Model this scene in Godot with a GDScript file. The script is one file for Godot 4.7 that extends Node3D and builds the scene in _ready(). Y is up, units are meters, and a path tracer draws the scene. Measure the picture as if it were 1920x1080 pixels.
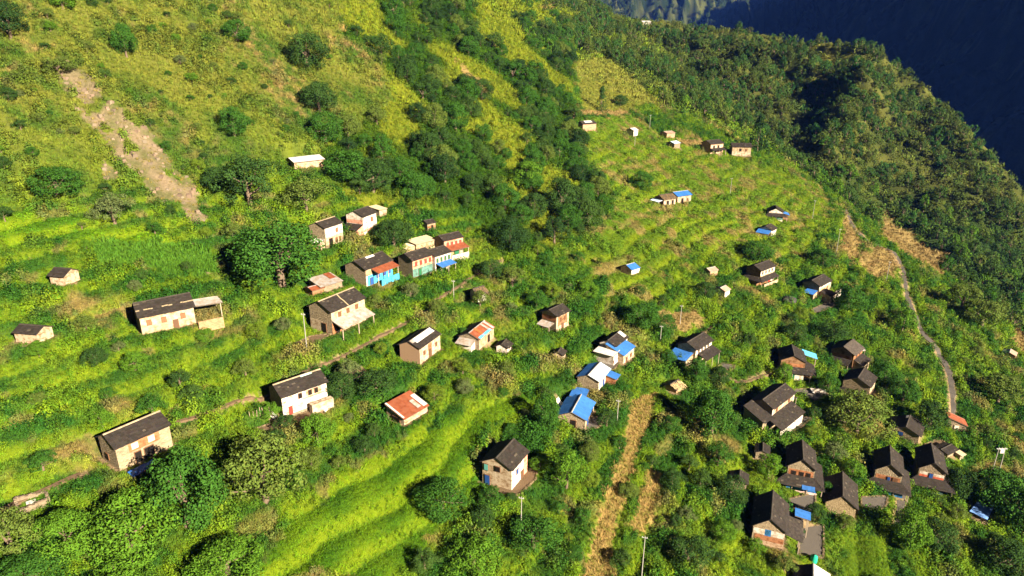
extends Node3D
# A terraced hillside village seen from the air. x is to the right, forward is -z, y is up; metres.
# Tables below are real places on the hill: [x, forward, ...].

const FOOT := [Vector2(-160, -10), Vector2(-41, 144), Vector2(-9, 182), Vector2(25, 288), Vector2(33, 393), Vector2(50, 500), Vector2(75, 640), Vector2(100, 800)]
const EDGE := [Vector2(110, 430), Vector2(118, 330), Vector2(138, 262), Vector2(150, 223), Vector2(152, 178), Vector2(128, 110), Vector2(112, 40), Vector2(100, -60)]
const CREST := [Vector2(20, 560), Vector2(60, 590), Vector2(100, 583), Vector2(161, 578), Vector2(222, 557), Vector2(252, 499), Vector2(267, 444), Vector2(272, 389), Vector2(252, 323), Vector2(222, 240), Vector2(200, 150)]
const RIB := [Vector2(262, 515), Vector2(212, 427), Vector2(192, 395), Vector2(170, 362)]
const BUMP := [-8.0, -6.0, 0.0, 6.0, 19.0, 36.0, 25.0, 6.0, -20.0, -34.0, -45.0]
const SC := 1.25
const CAM_Y := 125.0
var rng := RandomNumberGenerator.new()
var nz := {}
var mats := {}
var names := {}
var gx := PackedFloat32Array()
var gf := PackedFloat32Array()
var gh := PackedFloat32Array()
var gfoot := PackedFloat32Array()
var griser := PackedFloat32Array()
const ZX0 := -160.0
const ZF0 := 20.0
const ZW := 1100
const ZH := 1300
var zone := PackedByteArray()

# ---------------------------------------------------------------- mesh building
var V := PackedVector3Array()
var N := PackedVector3Array()
var C := PackedColorArray()
var I := PackedInt32Array()

func begin():
	V = PackedVector3Array(); N = PackedVector3Array(); C = PackedColorArray(); I = PackedInt32Array()

func quad(a: Vector3, b: Vector3, c: Vector3, d: Vector3, col := Color.WHITE):   # counter-clockwise from outside
	var n := (b - a).cross(c - a)
	if n.length_squared() < 1e-12:
		n = (c - a).cross(d - a)
	n = n.normalized()
	var k := V.size()
	V.push_back(a); V.push_back(b); V.push_back(c); V.push_back(d)
	for i in 4:
		N.push_back(n); C.push_back(col)
	I.append_array([k, k + 2, k + 1, k, k + 3, k + 2])

func tri(a: Vector3, b: Vector3, c: Vector3, col := Color.WHITE):
	var n := (b - a).cross(c - a).normalized()
	var k := V.size()
	V.push_back(a); V.push_back(b); V.push_back(c)
	for i in 3:
		N.push_back(n); C.push_back(col)
	I.append_array([k, k + 2, k + 1])

func hexa(p: Array, col := Color.WHITE):   # p: four bottom corners counter-clockwise from above, then the four above them
	quad(p[3], p[2], p[1], p[0], col)
	quad(p[4], p[5], p[6], p[7], col)
	for i in 4:
		var j := (i + 1) % 4
		quad(p[i], p[j], p[j + 4], p[i + 4], col)

func box(o: Vector3, ux: Vector3, uy: Vector3, uz: Vector3, col := Color.WHITE):   # o is the centre; half-axes
	hexa([o - ux - uy + uz, o + ux - uy + uz, o + ux - uy - uz, o - ux - uy - uz, o - ux + uy + uz, o + ux + uy + uz, o + ux + uy - uz, o - ux + uy - uz], col)

func abox(x0: float, x1: float, y0: float, y1: float, z0: float, z1: float, col := Color.WHITE):
	box(Vector3((x0 + x1) / 2, (y0 + y1) / 2, (z0 + z1) / 2), Vector3((x1 - x0) / 2, 0, 0), Vector3(0, (y1 - y0) / 2, 0), Vector3(0, 0, (z1 - z0) / 2), col)

func tube(pts: Array, rad: Array, sides := 7, col := Color.WHITE):
	var k0 := V.size()
	for i in pts.size():
		var d: Vector3 = (pts[mini(i + 1, pts.size() - 1)] - pts[maxi(i - 1, 0)]).normalized()
		var s := d.cross(Vector3(0.31, 0.2, 0.93)).normalized()
		var t := s.cross(d)
		for j in sides:
			var a := TAU * j / sides
			var n := s * cos(a) + t * sin(a)
			V.push_back(pts[i] + n * rad[i]); N.push_back(n); C.push_back(col)
	for i in pts.size() - 1:
		for j in sides:
			var a := k0 + i * sides + j
			var b := k0 + i * sides + (j + 1) % sides
			I.append_array([a, b, a + sides, b, b + sides, a + sides])

func commit() -> ArrayMesh:
	var m := ArrayMesh.new()
	var a := []
	a.resize(Mesh.ARRAY_MAX)
	a[Mesh.ARRAY_VERTEX] = V; a[Mesh.ARRAY_NORMAL] = N; a[Mesh.ARRAY_COLOR] = C; a[Mesh.ARRAY_INDEX] = I
	m.add_surface_from_arrays(Mesh.PRIMITIVE_TRIANGLES, a)
	return m

func numbered(n: String) -> String:
	names[n] = names.get(n, -1) + 1
	return n if names[n] == 0 else "%s_%03d" % [n, names[n]]

func piece(called: String, mat: String, parent: Node) -> MeshInstance3D:
	var o := MeshInstance3D.new()
	o.mesh = commit()
	o.material_override = mats[mat]
	o.name = called if parent != self else numbered(called)
	parent.add_child(o, true)
	return o

func thing(called: String, label: String, category: String, at: Vector3, group := "") -> Node3D:
	var o := Node3D.new()
	o.name = numbered(called)
	o.position = at
	add_child(o, true)
	tag(o, label, category, group)
	return o

func tag(o: Node, label: String, category := "", group := "", kind := ""):
	if label: o.set_meta("label", label)
	if category: o.set_meta("category", category)
	if group: o.set_meta("group", group)
	if kind: o.set_meta("kind", kind)

# ---------------------------------------------------------------- textures and materials
func noise(sd: int, fr: float, oct := 4, type := FastNoiseLite.TYPE_SIMPLEX_SMOOTH, gain := 0.5) -> FastNoiseLite:
	var n := FastNoiseLite.new()
	n.seed = sd; n.frequency = fr; n.noise_type = type
	n.fractal_type = FastNoiseLite.FRACTAL_FBM; n.fractal_octaves = oct; n.fractal_gain = gain
	return n

func ntex(n: FastNoiseLite, ramp: Array, size := 512, normal := false, bump := 4.0) -> NoiseTexture2D:
	var t := NoiseTexture2D.new()
	t.width = size; t.height = size; t.seamless = true; t.noise = n
	if normal:
		t.as_normal_map = true; t.bump_strength = bump
	else:
		var g := Gradient.new()
		g.offsets = PackedFloat32Array(); g.colors = PackedColorArray()
		var offs := PackedFloat32Array(); var cols := PackedColorArray()
		for r in ramp:
			offs.push_back(r[0]); cols.push_back((r[1] as Color).linear_to_srgb())
		g.offsets = offs; g.colors = cols
		t.color_ramp = g
	return t

func lin(r: float, g: float, b: float) -> Color:
	return Color(r, g, b).linear_to_srgb()

func mat(key: String, col: Color, rough := 0.9, tex: Texture2D = null, scale := 0.3, nrm: Texture2D = null, spec := 0.3) -> StandardMaterial3D:
	var m := StandardMaterial3D.new()
	m.resource_name = key
	m.albedo_color = col
	m.roughness = rough
	m.metallic_specular = spec
	m.vertex_color_use_as_albedo = true
	if tex:
		m.albedo_texture = tex
	if nrm:
		m.normal_enabled = true; m.normal_texture = nrm; m.normal_scale = 1.0
	if tex or nrm:
		m.uv1_triplanar = true; m.uv1_world_triplanar = true; m.uv1_scale = Vector3.ONE * scale
	mats[key] = m
	return m

func make_materials():
	var cell := noise(5, 0.035, 1, FastNoiseLite.TYPE_CELLULAR)
	cell.cellular_return_type = FastNoiseLite.RETURN_CELL_VALUE
	cell.cellular_jitter = 0.9
	cell.domain_warp_enabled = true; cell.domain_warp_amplitude = 6.0
	var cd := noise(5, 0.035, 1, FastNoiseLite.TYPE_CELLULAR)
	cd.cellular_return_type = FastNoiseLite.RETURN_DISTANCE2_DIV
	cd.cellular_jitter = 0.9
	cd.domain_warp_enabled = true; cd.domain_warp_amplitude = 6.0
	var stone := ntex(cell, [[0.0, Color(.55, .5, .44)], [.35, Color(.8, .74, .64)], [.6, Color(.95, .9, .8)], [.8, Color(.66, .6, .54)], [1.0, Color(1, .97, .9)]])
	var stone_n := ntex(cd, [], 512, true, 8.0)
	var blot := ntex(noise(11, 0.012, 5), [[0.0, Color(.66, .6, .52)], [.4, Color(.9, .87, .82)], [1.0, Color(1, 1, 1)]])
	var grime := ntex(noise(17, 0.008, 6, FastNoiseLite.TYPE_SIMPLEX_SMOOTH, .65), [[0.0, Color(.3, .22, .15)], [.36, Color(.62, .52, .42)], [.5, Color(.92, .88, .82)], [.62, Color(1, .99, .97)], [1.0, Color(1, 1, 1)]])
	var fine := ntex(noise(23, 0.05, 4, FastNoiseLite.TYPE_SIMPLEX_SMOOTH, .7), [[0.0, Color(.5, .48, .44)], [.5, Color(.88, .88, .88)], [1.0, Color(1, 1, 1)]])
	var fine_n := ntex(noise(29, 0.03, 5, FastNoiseLite.TYPE_SIMPLEX_SMOOTH, .65), [], 512, true, 6.0)
	var rust := ntex(noise(31, 0.01, 6, FastNoiseLite.TYPE_SIMPLEX_SMOOTH, .65), [[0.0, Color(.5, .33, .22)], [.45, Color(1, .8, .62)], [.7, Color(1, 1, 1)], [1.0, Color(1, 1.0, 1.0)]])
	for w in [["stone", .31, .265, .195], ["rubble", .36, .295, .19], ["greystone", .26, .22, .17], ["stonewhite", .36, .3, .22], ["mudstone", .42, .29, .18], ["pinkstone", .45, .3, .22]]:
		mat(w[0], lin(w[1], w[2], w[3]), .95, stone, .16, stone_n)
	for w in [["white", .6, .57, .53], ["plaster", .44, .37, .29], ["cream", .4, .33, .24], ["peach", .42, .31, .22], ["tan", .38, .3, .2], ["pink", .6, .3, .22], ["whitepink", .75, .55, .55], ["orangemud", .33, .15, .075], ["brownmud", .24, .14, .075], ["redplaster", .5, .12, .07],
			["blue", .03, .17, .45], ["darkblue", .02, .06, .2], ["cyan", .06, .42, .72], ["teal", .1, .22, .2]]:
		mat(w[0], lin(w[1], w[2], w[3]), .92, grime, .2, fine_n)
	mat("planks", lin(.36, .26, .17), .9, ntex(noise(37, 0.03, 3), [[0.0, Color(.5, .4, .35)], [1.0, Color(1, 1, 1)]]), .5, fine_n)
	for w in [["wood", .16, .08, .04], ["wooddoor", .13, .07, .04], ["shutter", .25, .12, .06], ["dark", .012, .010, .009], ["reddoor", .34, .04, .03], ["bluedoor", .02, .08, .3], ["greendoor", .02, .13, .06], ["redwin", .33, .05, .04], ["tealwin", .12, .4, .36], ["whitepanel", .75, .7, .6], ["pane", .03, .035, .04], ["post", .4, .33, .25]]:
		mat(w[0], lin(w[1], w[2], w[3]), .7, fine, .4)
	mat("slate", lin(1, 1, 1), .82, fine, .35, fine_n, .35)
	mat("straw", lin(.2, .14, .075), 1.0, fine, .8, fine_n)
	mat("straw_pale", lin(.62, .46, .24), 1.0, fine, .8, fine_n)
	for w in [["tin_grey", .33, .345, .37], ["tin_white", .62, .62, .62], ["tin_cream", .68, .58, .4], ["tin_rust", .24, .085, .045], ["tin_rust2", .36, .13, .045], ["tin_blue", .035, .16, .52], ["tin_darkblue", .02, .045, .22], ["tin_ltblue", .5, .66, .82], ["tin_cyan", .1, .45, .8], ["tin_teal", .4, .6, .55], ["tin_pink", .46, .3, .24]]:
		mat(w[0], lin(w[1], w[2], w[3]), .5, rust if "rust" in w[0] or "grey" in w[0] else blot, .14, null, .5)
	mat("tarp_blue", lin(.03, .12, .45), .5, blot, .2)
	mat("tarp_bluepale", lin(.13, .26, .62), .5, blot, .2)
	mat("tarp_white", lin(.85, .85, .85), .6, blot, .2)
	mat("pole", lin(.26, .25, .23), .8)
	mat("metal", lin(.4, .42, .44), .5)
	mat("flags", lin(.14, .125, .11), .95, fine, .35, fine_n)
	mat("dirt", lin(.16, .11, .065), 1.0, fine, .2, fine_n)
	mat("rock", lin(.6, .5, .4), .95, fine, .3, fine_n)
	mat("teal_tank", lin(.02, .4, .25), .5)
	mat("bark", lin(.16, .12, .085), .95, fine, .5)
	var gt := ntex(noise(41, 0.02, 6, FastNoiseLite.TYPE_SIMPLEX_SMOOTH, .68), [[0.0, Color(.35, .36, .3)], [.4, Color(.75, .75, .75)], [.7, Color(1, 1, 1)], [1.0, Color(1, .98, .9)]])
	mat("earth", Color.WHITE, 1.0, gt, .11, fine_n, .15)
	mats["earth"].normal_scale = 1.6
	mat("mount", Color.WHITE, 1.0, gt, .02, fine_n, .1)
	mats["mount"].normal_scale = 2.0
	for k in ["leaf", "blade"]:
		var m := mat(k, Color.WHITE, .75, null, 1, null, .12)
		m.cull_mode = BaseMaterial3D.CULL_DISABLED
		m.backlight = Color(.5, .6, .06)
	for i in LEAVES.size():
		var m := mat("leaf%d" % i, lin(LEAVES[i][0], LEAVES[i][1], LEAVES[i][2]), .75, null, 1, null, .12)
		m.cull_mode = BaseMaterial3D.CULL_DISABLED
		m.backlight = Color(.4, .5, .06)

const LEAVES := [[.10, .16, .016], [.034, .1, .014], [.07, .16, .014], [.085, .13, .025], [.03, .07, .016], [.02, .05, .014], [.09, .125, .045], [.042, .088, .018]]

# ---------------------------------------------------------------- the hill
func soft(s: float, w: float) -> float:
	var z := s / w
	return s if z > 30.0 else w * log(1.0 + exp(z))

func sdist(pts: Array, x: float, f: float) -> Vector2:   # signed distance (right of the line is positive), place along it
	var best := 1e18
	var sg := 0.0
	var tt := 0.0
	var n := pts.size()
	for i in n - 1:
		var a: Vector2 = pts[i]
		var d: Vector2 = pts[i + 1] - a
		var px := x - a.x
		var pf := f - a.y
		var t := (px * d.x + pf * d.y) / d.length_squared()
		if t < 0.0 and i > 0: t = 0.0
		if t > 1.0 and i < n - 2: t = 1.0
		var qx := px - t * d.x
		var qf := pf - t * d.y
		var q := qx * qx + qf * qf
		if q < best:
			best = q
			sg = sqrt(q) * (1.0 if px * d.y - pf * d.x > 0.0 else -1.0)
			tt = i + clampf(t, 0.0, 1.0)
	return Vector2(sg, tt)

func base_height(xx: float, ff: float) -> Vector3:   # height, distance right of the hill's foot, distance inside the spur's crest
	var x := xx / SC
	var f := ff / SC
	var p := -76.0 - .287 * x + .2 * f
	var s := sdist(FOOT, x, f).x
	var hill := .42 * soft(-s - 4.0, 14.0) - .1 * soft(-s - 110.0, 30.0)
	var e := sdist(EDGE, x, f).x
	var c := sdist(CREST, x, f)
	var b := 0.0
	var ws := 0.0
	for k in BUMP.size():
		var q2: float = (x - CREST[k].x) * (x - CREST[k].x) + (f - CREST[k].y) * (f - CREST[k].y)
		var w: float = exp(-q2 / 2888.0) + 1e-7 / (1.0 + q2 * 1e-4)
		b += w * BUMP[k]
		ws += w
	b /= ws
	var vill := p + hill - .5 * soft(-e - 2.0, 10.0) - .85 * soft(-c.x - 6.0, 9.0)
	var spur := p + b - .12 * soft(c.x, 15.0) - .85 * soft(-c.x, 9.0)
	if f > 250.0:
		var rd := sdist(RIB, x, f).x / 15.0
		spur += 17.0 * exp(-rd * rd) * clampf((c.x - 8.0) / 45.0, 0.0, 1.0) - 14.0 * exp(-((x - 162.0) * (x - 162.0) + (f - 418.0) * (f - 418.0)) / 1568.0)
	var q := exp(-minf(absf(vill - spur) / 7.0, 40.0))
	return Vector3(CAM_Y + SC * (maxf(vill, spur) + 7.0 * log(1.0 + q) * q), s * SC, spur - vill)

func spaced(lo: float, a: float, b: float, hi: float, fine: float, grow: float, most: float) -> PackedFloat32Array:
	var left := []
	var p := a
	var s := fine
	while p > lo:
		s = minf(s * grow, most); p -= s; left.push_front(p)
	var out := PackedFloat32Array(left)
	p = a
	while p < b:
		out.push_back(p); p += fine
	s = fine
	while p < hi:
		out.push_back(p); s = minf(s * grow, most); p += s
	return out

func make_ground():
	gx = spaced(-300, -95, 135, 560, .62, 1.04, 6.0)
	gf = spaced(-30, 58, 235, 960, .62, 1.025, 6.0)
	var nx := gx.size()
	var nf := gf.size()
	gh.resize(nx * nf); gfoot.resize(nx * nf); griser.resize(nx * nf)
	var lump: FastNoiseLite = nz.lump
	var gully: FastNoiseLite = nz.gully
	var warp: FastNoiseLite = nz.warp
	for j in nf:
		var f := gf[j]
		for i in nx:
			var x := gx[i]
			var b := base_height(x, f)
			var h := b.x
			var hs := clampf((-b.y - 8.0) / 30.0, 0.0, 1.0)             # on the steep hillside
			var sp := clampf(b.z / 8.0, -1.0, 1.0) * .5 + .5              # on the spur
			var al := x * .57 + f * .82
			var dn := x * .82 - f * .57
			var g := gully.get_noise_2d(al, dn * .35)
			var far := clampf((f - 330.0) / 150.0, 0.0, 1.0)
			h += hs * 4.5 * g + sp * 21.0 * gully.get_noise_2d(al * .8 + 400, dn * .3) * clampf((f - 200) / 100, 0, 1)
			h += lump.get_noise_2d(x, f) * lerpf(.8, 1.6, maxf(hs, far))
			var tm := 0.0 if zone_at(x, f) in [3, 4] else clampf(1.0 - hs * 2.2, 0.0, 1.0) * (1.0 - sp) * clampf(1.3 + warp.get_noise_2d(x * .5 + 90, f * .5) * 2.2, 0.0, 1.0)
			if tm > 0.02:
				var step := 2.5 if f < 250 else 2.3
				var u := (h + warp.get_noise_2d(x, f) * 1.6) / step
				var k := floorf(u)
				var fr := u - k
				var g2 := 1.0 - pow(1.0 - fr, 3.4)     # a rounded shoulder above a sharp foot, then a flat tread
				h += (k + g2 - .23 - u) * step * tm
				griser[j * nx + i] = tm * (1.0 - smoothstep(.18, .42, fr))
			gh[j * nx + i] = h
			gfoot[j * nx + i] = b.y if b.z < 0.0 else 1000.0 + b.z

func flatten(x: float, f: float, th: float, hl: float, hw: float, y: float, soften: float):
	var r := hl + hw + soften
	var i0 := gx.bsearch(x - r)
	var i1 := gx.bsearch(x + r)
	var j0 := gf.bsearch(f - r)
	var j1 := gf.bsearch(f + r)
	var nx := gx.size()
	for j in range(j0, mini(j1, gf.size())):
		for i in range(i0, mini(i1, nx)):
			var dx := gx[i] - x
			var df := gf[j] - f
			var u := absf(dx * sin(th) + df * cos(th)) - hl
			var w := absf(dx * cos(th) - df * sin(th)) - hw
			var d := Vector2(maxf(u, 0), maxf(w, 0)).length()
			if d < soften:
				var t := smoothstep(0.0, soften, d)
				gh[j * nx + i] = lerpf(y, gh[j * nx + i], t)

func where(x: float, f: float) -> Array:
	var i := clampi(gx.bsearch(x) - 1, 0, gx.size() - 2)
	var j := clampi(gf.bsearch(f) - 1, 0, gf.size() - 2)
	return [i, j, clampf((x - gx[i]) / (gx[i + 1] - gx[i]), 0, 1), clampf((f - gf[j]) / (gf[j + 1] - gf[j]), 0, 1)]

func height(x: float, f: float) -> float:
	var w := where(x, f)
	var k: int = w[1] * gx.size() + w[0]
	return lerpf(lerpf(gh[k], gh[k + 1], w[2]), lerpf(gh[k + gx.size()], gh[k + gx.size() + 1], w[2]), w[3])

func on(x: float, f: float) -> Vector3:
	return Vector3(x, height(x, f), -f)

func foot_at(x: float, f: float) -> float:
	var w := where(x, f)
	return gfoot[w[1] * gx.size() + w[0]]

func riser_at(x: float, f: float) -> float:
	var w := where(x, f)
	return griser[w[1] * gx.size() + w[0]]

func flatten_poly(p: PackedVector2Array, y: float):
	var lo := p[0]
	var hi := p[0]
	for q in p:
		lo = lo.min(q); hi = hi.max(q)
	var nx := gx.size()
	for j in range(gf.bsearch(lo.y - 2.5), mini(gf.bsearch(hi.y + 2.5), gf.size())):
		for i in range(gx.bsearch(lo.x - 2.5), mini(gx.bsearch(hi.x + 2.5), nx)):
			var q := Vector2(gx[i], gf[j])
			var d := 0.0
			if not Geometry2D.is_point_in_polygon(q, p):
				d = 99.0
				for k in p.size():
					d = minf(d, q.distance_to(Geometry2D.get_closest_point_to_segment(q, p[k], p[(k + 1) % p.size()])))
			if d < 2.2:
				gh[j * nx + i] = lerpf(y - .15, gh[j * nx + i], smoothstep(.3, 2.2, d))

func lie(x: float, f: float) -> Vector3:   # the ground's normal
	var w := where(x, f)
	var i: int = w[0]
	var j: int = w[1]
	var k: int = j * gx.size() + i
	return Vector3(-(gh[k + 1] - gh[k]) / (gx[i + 1] - gx[i]), 1, (gh[k + gx.size()] - gh[k]) / (gf[j + 1] - gf[j])).normalized()

func zone_soft(x: float, f: float) -> int:   # zone borders wander a little
	var z := zone_at(x, f)
	if z == 1 or z == 3:
		return z
	var q := zone_at(x + 2.4 * nz.warp.get_noise_2d(x * 6.0, f * 6.0), f + 2.4 * nz.warp.get_noise_2d(x * 6.0 + 60, f * 6.0))
	if q == 4 and nz.bush.get_noise_2d(x * 2.2, f * 2.2) > .27:
		return 0
	return z if q == 1 else q

func zone_at(x: float, f: float) -> int:
	var i := int((x - ZX0) * 2.0)
	var j := int((f - ZF0) * 2.0)
	if i < 0 or j < 0 or i >= ZW or j >= ZH:
		return 0
	return zone[j * ZW + i]

func paint(poly: PackedVector2Array, id: int):
	var lo := poly[0]
	var hi := poly[0]
	for p in poly:
		lo = lo.min(p); hi = hi.max(p)
	for j in range(maxi(0, int((lo.y - ZF0) * 2)), mini(ZH, int((hi.y - ZF0) * 2) + 1)):
		for i in range(maxi(0, int((lo.x - ZX0) * 2)), mini(ZW, int((hi.x - ZX0) * 2) + 1)):
			if Geometry2D.is_point_in_polygon(Vector2(ZX0 + (i + .5) * .5, ZF0 + (j + .5) * .5), poly):
				zone[j * ZW + i] = id

func poly(a: Array) -> PackedVector2Array:
	var p := PackedVector2Array()
	for i in range(0, a.size(), 2):
		p.push_back(Vector2(a[i], a[i + 1]))
	return p

# what grows at a place: the colour of its grass (real-world values)
func grass_color(x: float, f: float, z: int, ft: float, rs: float) -> Color:
	var n1: float = nz.patch.get_noise_2d(x, f) * .5 + .5
	var n2: float = nz.patch.get_noise_2d(x * 3.3 + 70, f * 3.3) * .5 + .5
	var n3: float = nz.patch.get_noise_2d(x * 9.0, f * 9.0 + 30) * .5 + .5
	var t := clampf(n1 * .55 + n2 * .45 + (n3 - .5) * .4, 0, 1)
	var c := Color(.135, .215, .014).lerp(Color(.036, .105, .012), smoothstep(.26, .58, t))
	match z:
		2: c = Color(.1, .2, .008).lerp(Color(.055, .145, .008), smoothstep(.3, .7, n2))
		3: c = Color(.33, .225, .085).lerp(Color(.22, .17, .05), n3)
		4: c = Color(.2, .155, .1).lerp(Color(.1, .105, .04), smoothstep(.3, .7, n2 * .4 + n3 * .6))
		5: c = Color(.27, .19, .08).lerp(Color(.22, .175, .06), n3)
		6: c = Color(.1, .185, .014).lerp(Color(.19, .165, .05), smoothstep(.5, .7, n2 * .7 + n3 * .3))
		7: c = Color(.07, .15, .008).lerp(Color(.1, .17, .01), n3)
		8: c = Color(.06, .15, .014)
		10: c = Color(.15, .19, .014).lerp(Color(.045, .1, .008), smoothstep(-.12, .1, nz.bush.get_noise_2d(x * .3 - 200, f * .3)))
		9: c = Color(.17, .19, .03)
	if z == 0:
		if ft < 0.0:
			var h := clampf(-ft / 40.0, 0, 1)
			var hc := Color(.15, .175, .024).lerp(Color(.055, .115, .014), smoothstep(.4, .7, n2 * .5 + n1 * .5))
			hc = hc.lerp(Color(.25, .19, .06), smoothstep(.55, .75, n1 * .6 + n3 * .4))
			c = c.lerp(hc, h)
		elif ft > 900.0:
			c = Color(.065, .11, .016).lerp(Color(.025, .055, .012), smoothstep(.3, .6, n2))
		else:
			c = c.lerp(Color(.24, .18, .06), smoothstep(.59, .78, nz.patch.get_noise_2d(x * 2.1 - 300, f * 2.1) * .5 + .5) * .8)
	if z == 0 and f > 400.0 and ft > -60.0:
		c = c.lerp(Color(.13, .145, .028).lerp(Color(.06, .085, .016), smoothstep(.35, .6, n2)), smoothstep(400.0, 450.0, f) * .85)
	if rs > .3:
		match z:
			2: c = c.lerp(Color(.165, .25, .008), rs * .8)
			6: c = c.lerp(Color(.22, .19, .055) if n2 * .45 + n1 * .55 > .57 else Color(.15, .22, .01), rs * .9)
			0: c = c.lerp(Color(.22, .19, .05) if n2 > .68 else Color(.16, .24, .008), rs * .6)
	return c

func finish_ground():
	var nx := gx.size()
	var nf := gf.size()
	begin()
	V.resize(nx * nf); N.resize(nx * nf); C.resize(nx * nf); I.resize((nx - 1) * (nf - 1) * 6)
	for j in nf:
		for i in nx:
			var k := j * nx + i
			var x := gx[i]
			var f := gf[j]
			V[k] = Vector3(x, gh[k], -f)
			var i0 := maxi(i - 1, 0); var i1 := mini(i + 1, nx - 1)
			var j0 := maxi(j - 1, 0); var j1 := mini(j + 1, nf - 1)
			var hx := (gh[j * nx + i1] - gh[j * nx + i0]) / (gx[i1] - gx[i0])
			var hf := (gh[j1 * nx + i] - gh[j0 * nx + i]) / (gf[j1] - gf[j0])
			N[k] = Vector3(-hx, 1, hf).normalized()
			var z := zone_soft(x, f)
			var c := grass_color(x, f, z, gfoot[k], griser[k])
			if z == 1: c = Color(.26, .19, .11)
			elif z in [0, 2, 6, 7, 8, 9, 10]: c = Color(c.r * .8, c.g * .74, c.b)
			C[k] = c
	var t := 0
	for j in nf - 1:
		for i in nx - 1:
			var k := j * nx + i
			I[t] = k; I[t + 1] = k + nx; I[t + 2] = k + 1
			I[t + 3] = k + 1; I[t + 4] = k + nx; I[t + 5] = k + nx + 1
			t += 6
	var o := piece("ground", "earth", self)
	tag(o, "green terraced hillside falling to the right", "", "", "structure")

func mountain_height(x: float, f: float) -> float:
	var s := .985 * x - .17 * f - 310.0
	var wall := -560.0 + 1.12 * s
	wall = minf(wall, 640.0 + .24 * (wall - 640.0))
	var head := -1500.0 + .52 * f - .1 * x
	var h := maxf(maxf(wall, head), -560.0)
	h += 25.0 * exp(-absf(wall - head) / 40.0)
	var hd := clampf((head - wall) / 200.0 + .3, 0.0, 1.0)
	var r: float = nz.ridge.get_noise_2d(x, f)
	var r2: float = nz.ridge.get_noise_2d(x * 2.7 + 500, f * 2.7)
	var tw: float = nz.bush.get_noise_2d(x * .55, f * .55)
	return CAM_Y + h + r * lerpf(120.0, 190.0, hd) + r2 * lerpf(30.0, 38.0, hd) + tw * 15.0

func make_mountains():
	var x0 := -900.0; var x1 := 2900.0; var f0 := 760.0; var f1 := 4700.0
	var st := 12.0
	var nx := int((x1 - x0) / st)
	var nf := int((f1 - f0) / st)
	begin()
	for j in nf:
		for i in nx:
			var x := x0 + i * st
			var f := f0 + j * st
			var h := mountain_height(x, f)
			V.push_back(Vector3(x, h, -f))
			N.push_back(Vector3(-(mountain_height(x + 6, f) - h) / 6, 1, (mountain_height(x, f + 6) - h) / 6).normalized())
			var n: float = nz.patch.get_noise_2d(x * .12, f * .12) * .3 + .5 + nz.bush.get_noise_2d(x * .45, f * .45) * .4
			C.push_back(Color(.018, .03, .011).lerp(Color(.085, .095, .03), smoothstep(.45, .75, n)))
	for j in nf - 1:
		for i in nx - 1:
			var k := j * nx + i
			I.append_array([k, k + nx, k + 1, k + 1, k + nx, k + nx + 1])
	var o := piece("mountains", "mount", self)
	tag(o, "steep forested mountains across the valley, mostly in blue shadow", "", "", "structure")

# ---------------------------------------------------------------- houses
func slab_cover(parent: Node, kind: String, o: Vector3, u: Vector3, d: Vector3, n: Vector3, run: float, a0: float, a1: float, b0: float, b1: float):
	# covers a slope: o is the middle of its top edge, u runs along it, d down it, n out of it; edges go from a0..a1 at the top to b0..b1 below
	if kind.begins_with("slate"):
		var pale := 2.4 if kind == "slate_pale" else (1.6 if kind == "slate_grey" else 1.0)
		begin()
		var v := .34
		while v < run + .3:
			var t := clampf(v / run, 0, 1)
			var x := lerpf(a0, b0, t)
			var xe := lerpf(a1, b1, t)
			while x < xe - .05:
				var w := minf(rng.randf_range(.36, .68), xe - x)
				var g := rng.randf_range(.72, 1.25) * pale
				var col := Color(.036 * g, .03 * g, .026 * g)
				if rng.randf() < .02: col = Color(.1, .085, .065)
				var lift := rng.randf_range(0.0, .02)
				var e := v + rng.randf_range(-.03, .04)
				var p := o + u * (x + .008)
				var q := o + u * (x + w - .008)
				var top := maxf(v - .42, 0)
				var a := p + d * top + n * (.035 + lift)
				var b := q + d * top + n * (.035 + lift)
				var c := q + d * e + n * (.075 + lift)
				var dd := p + d * e + n * (.075 + lift)
				quad(dd, c, b, a, col)
				quad(dd - n * .05, c - n * .05, c, dd, col * .9)
				x += w
			v += .34
		tag(piece("slates", "slate", parent), "", "", "", "stuff")
	elif kind.begins_with("straw"):
		begin()
		for k in int(run * (a1 - a0) * 14):
			var x := rng.randf_range(a0, a1)
			var v2 := rng.randf_range(0, run)
			var p := o + u * x + d * v2 + n * rng.randf_range(.04, .16)
			var l := rng.randf_range(.4, .8)
			var g := rng.randf_range(.7, 1.3)
			var s := u * rng.randf_range(.03, .07)
			var e := p + d * l + u * rng.randf_range(-.12, .12) - n * .05
			quad(p - s, e - s, e + s, p + s, Color(g, g, g))
		tag(piece("straw", kind, parent), "", "", "", "stuff")
	else:
		var x := a0
		while x < a1 - .1:
			sheet(parent, kind, o, u, d, n, x, minf(x + .95, a1), -.02, run + rng.randf_range(.0, .1), rng.randf_range(0, .012))
			x += .92

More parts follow.
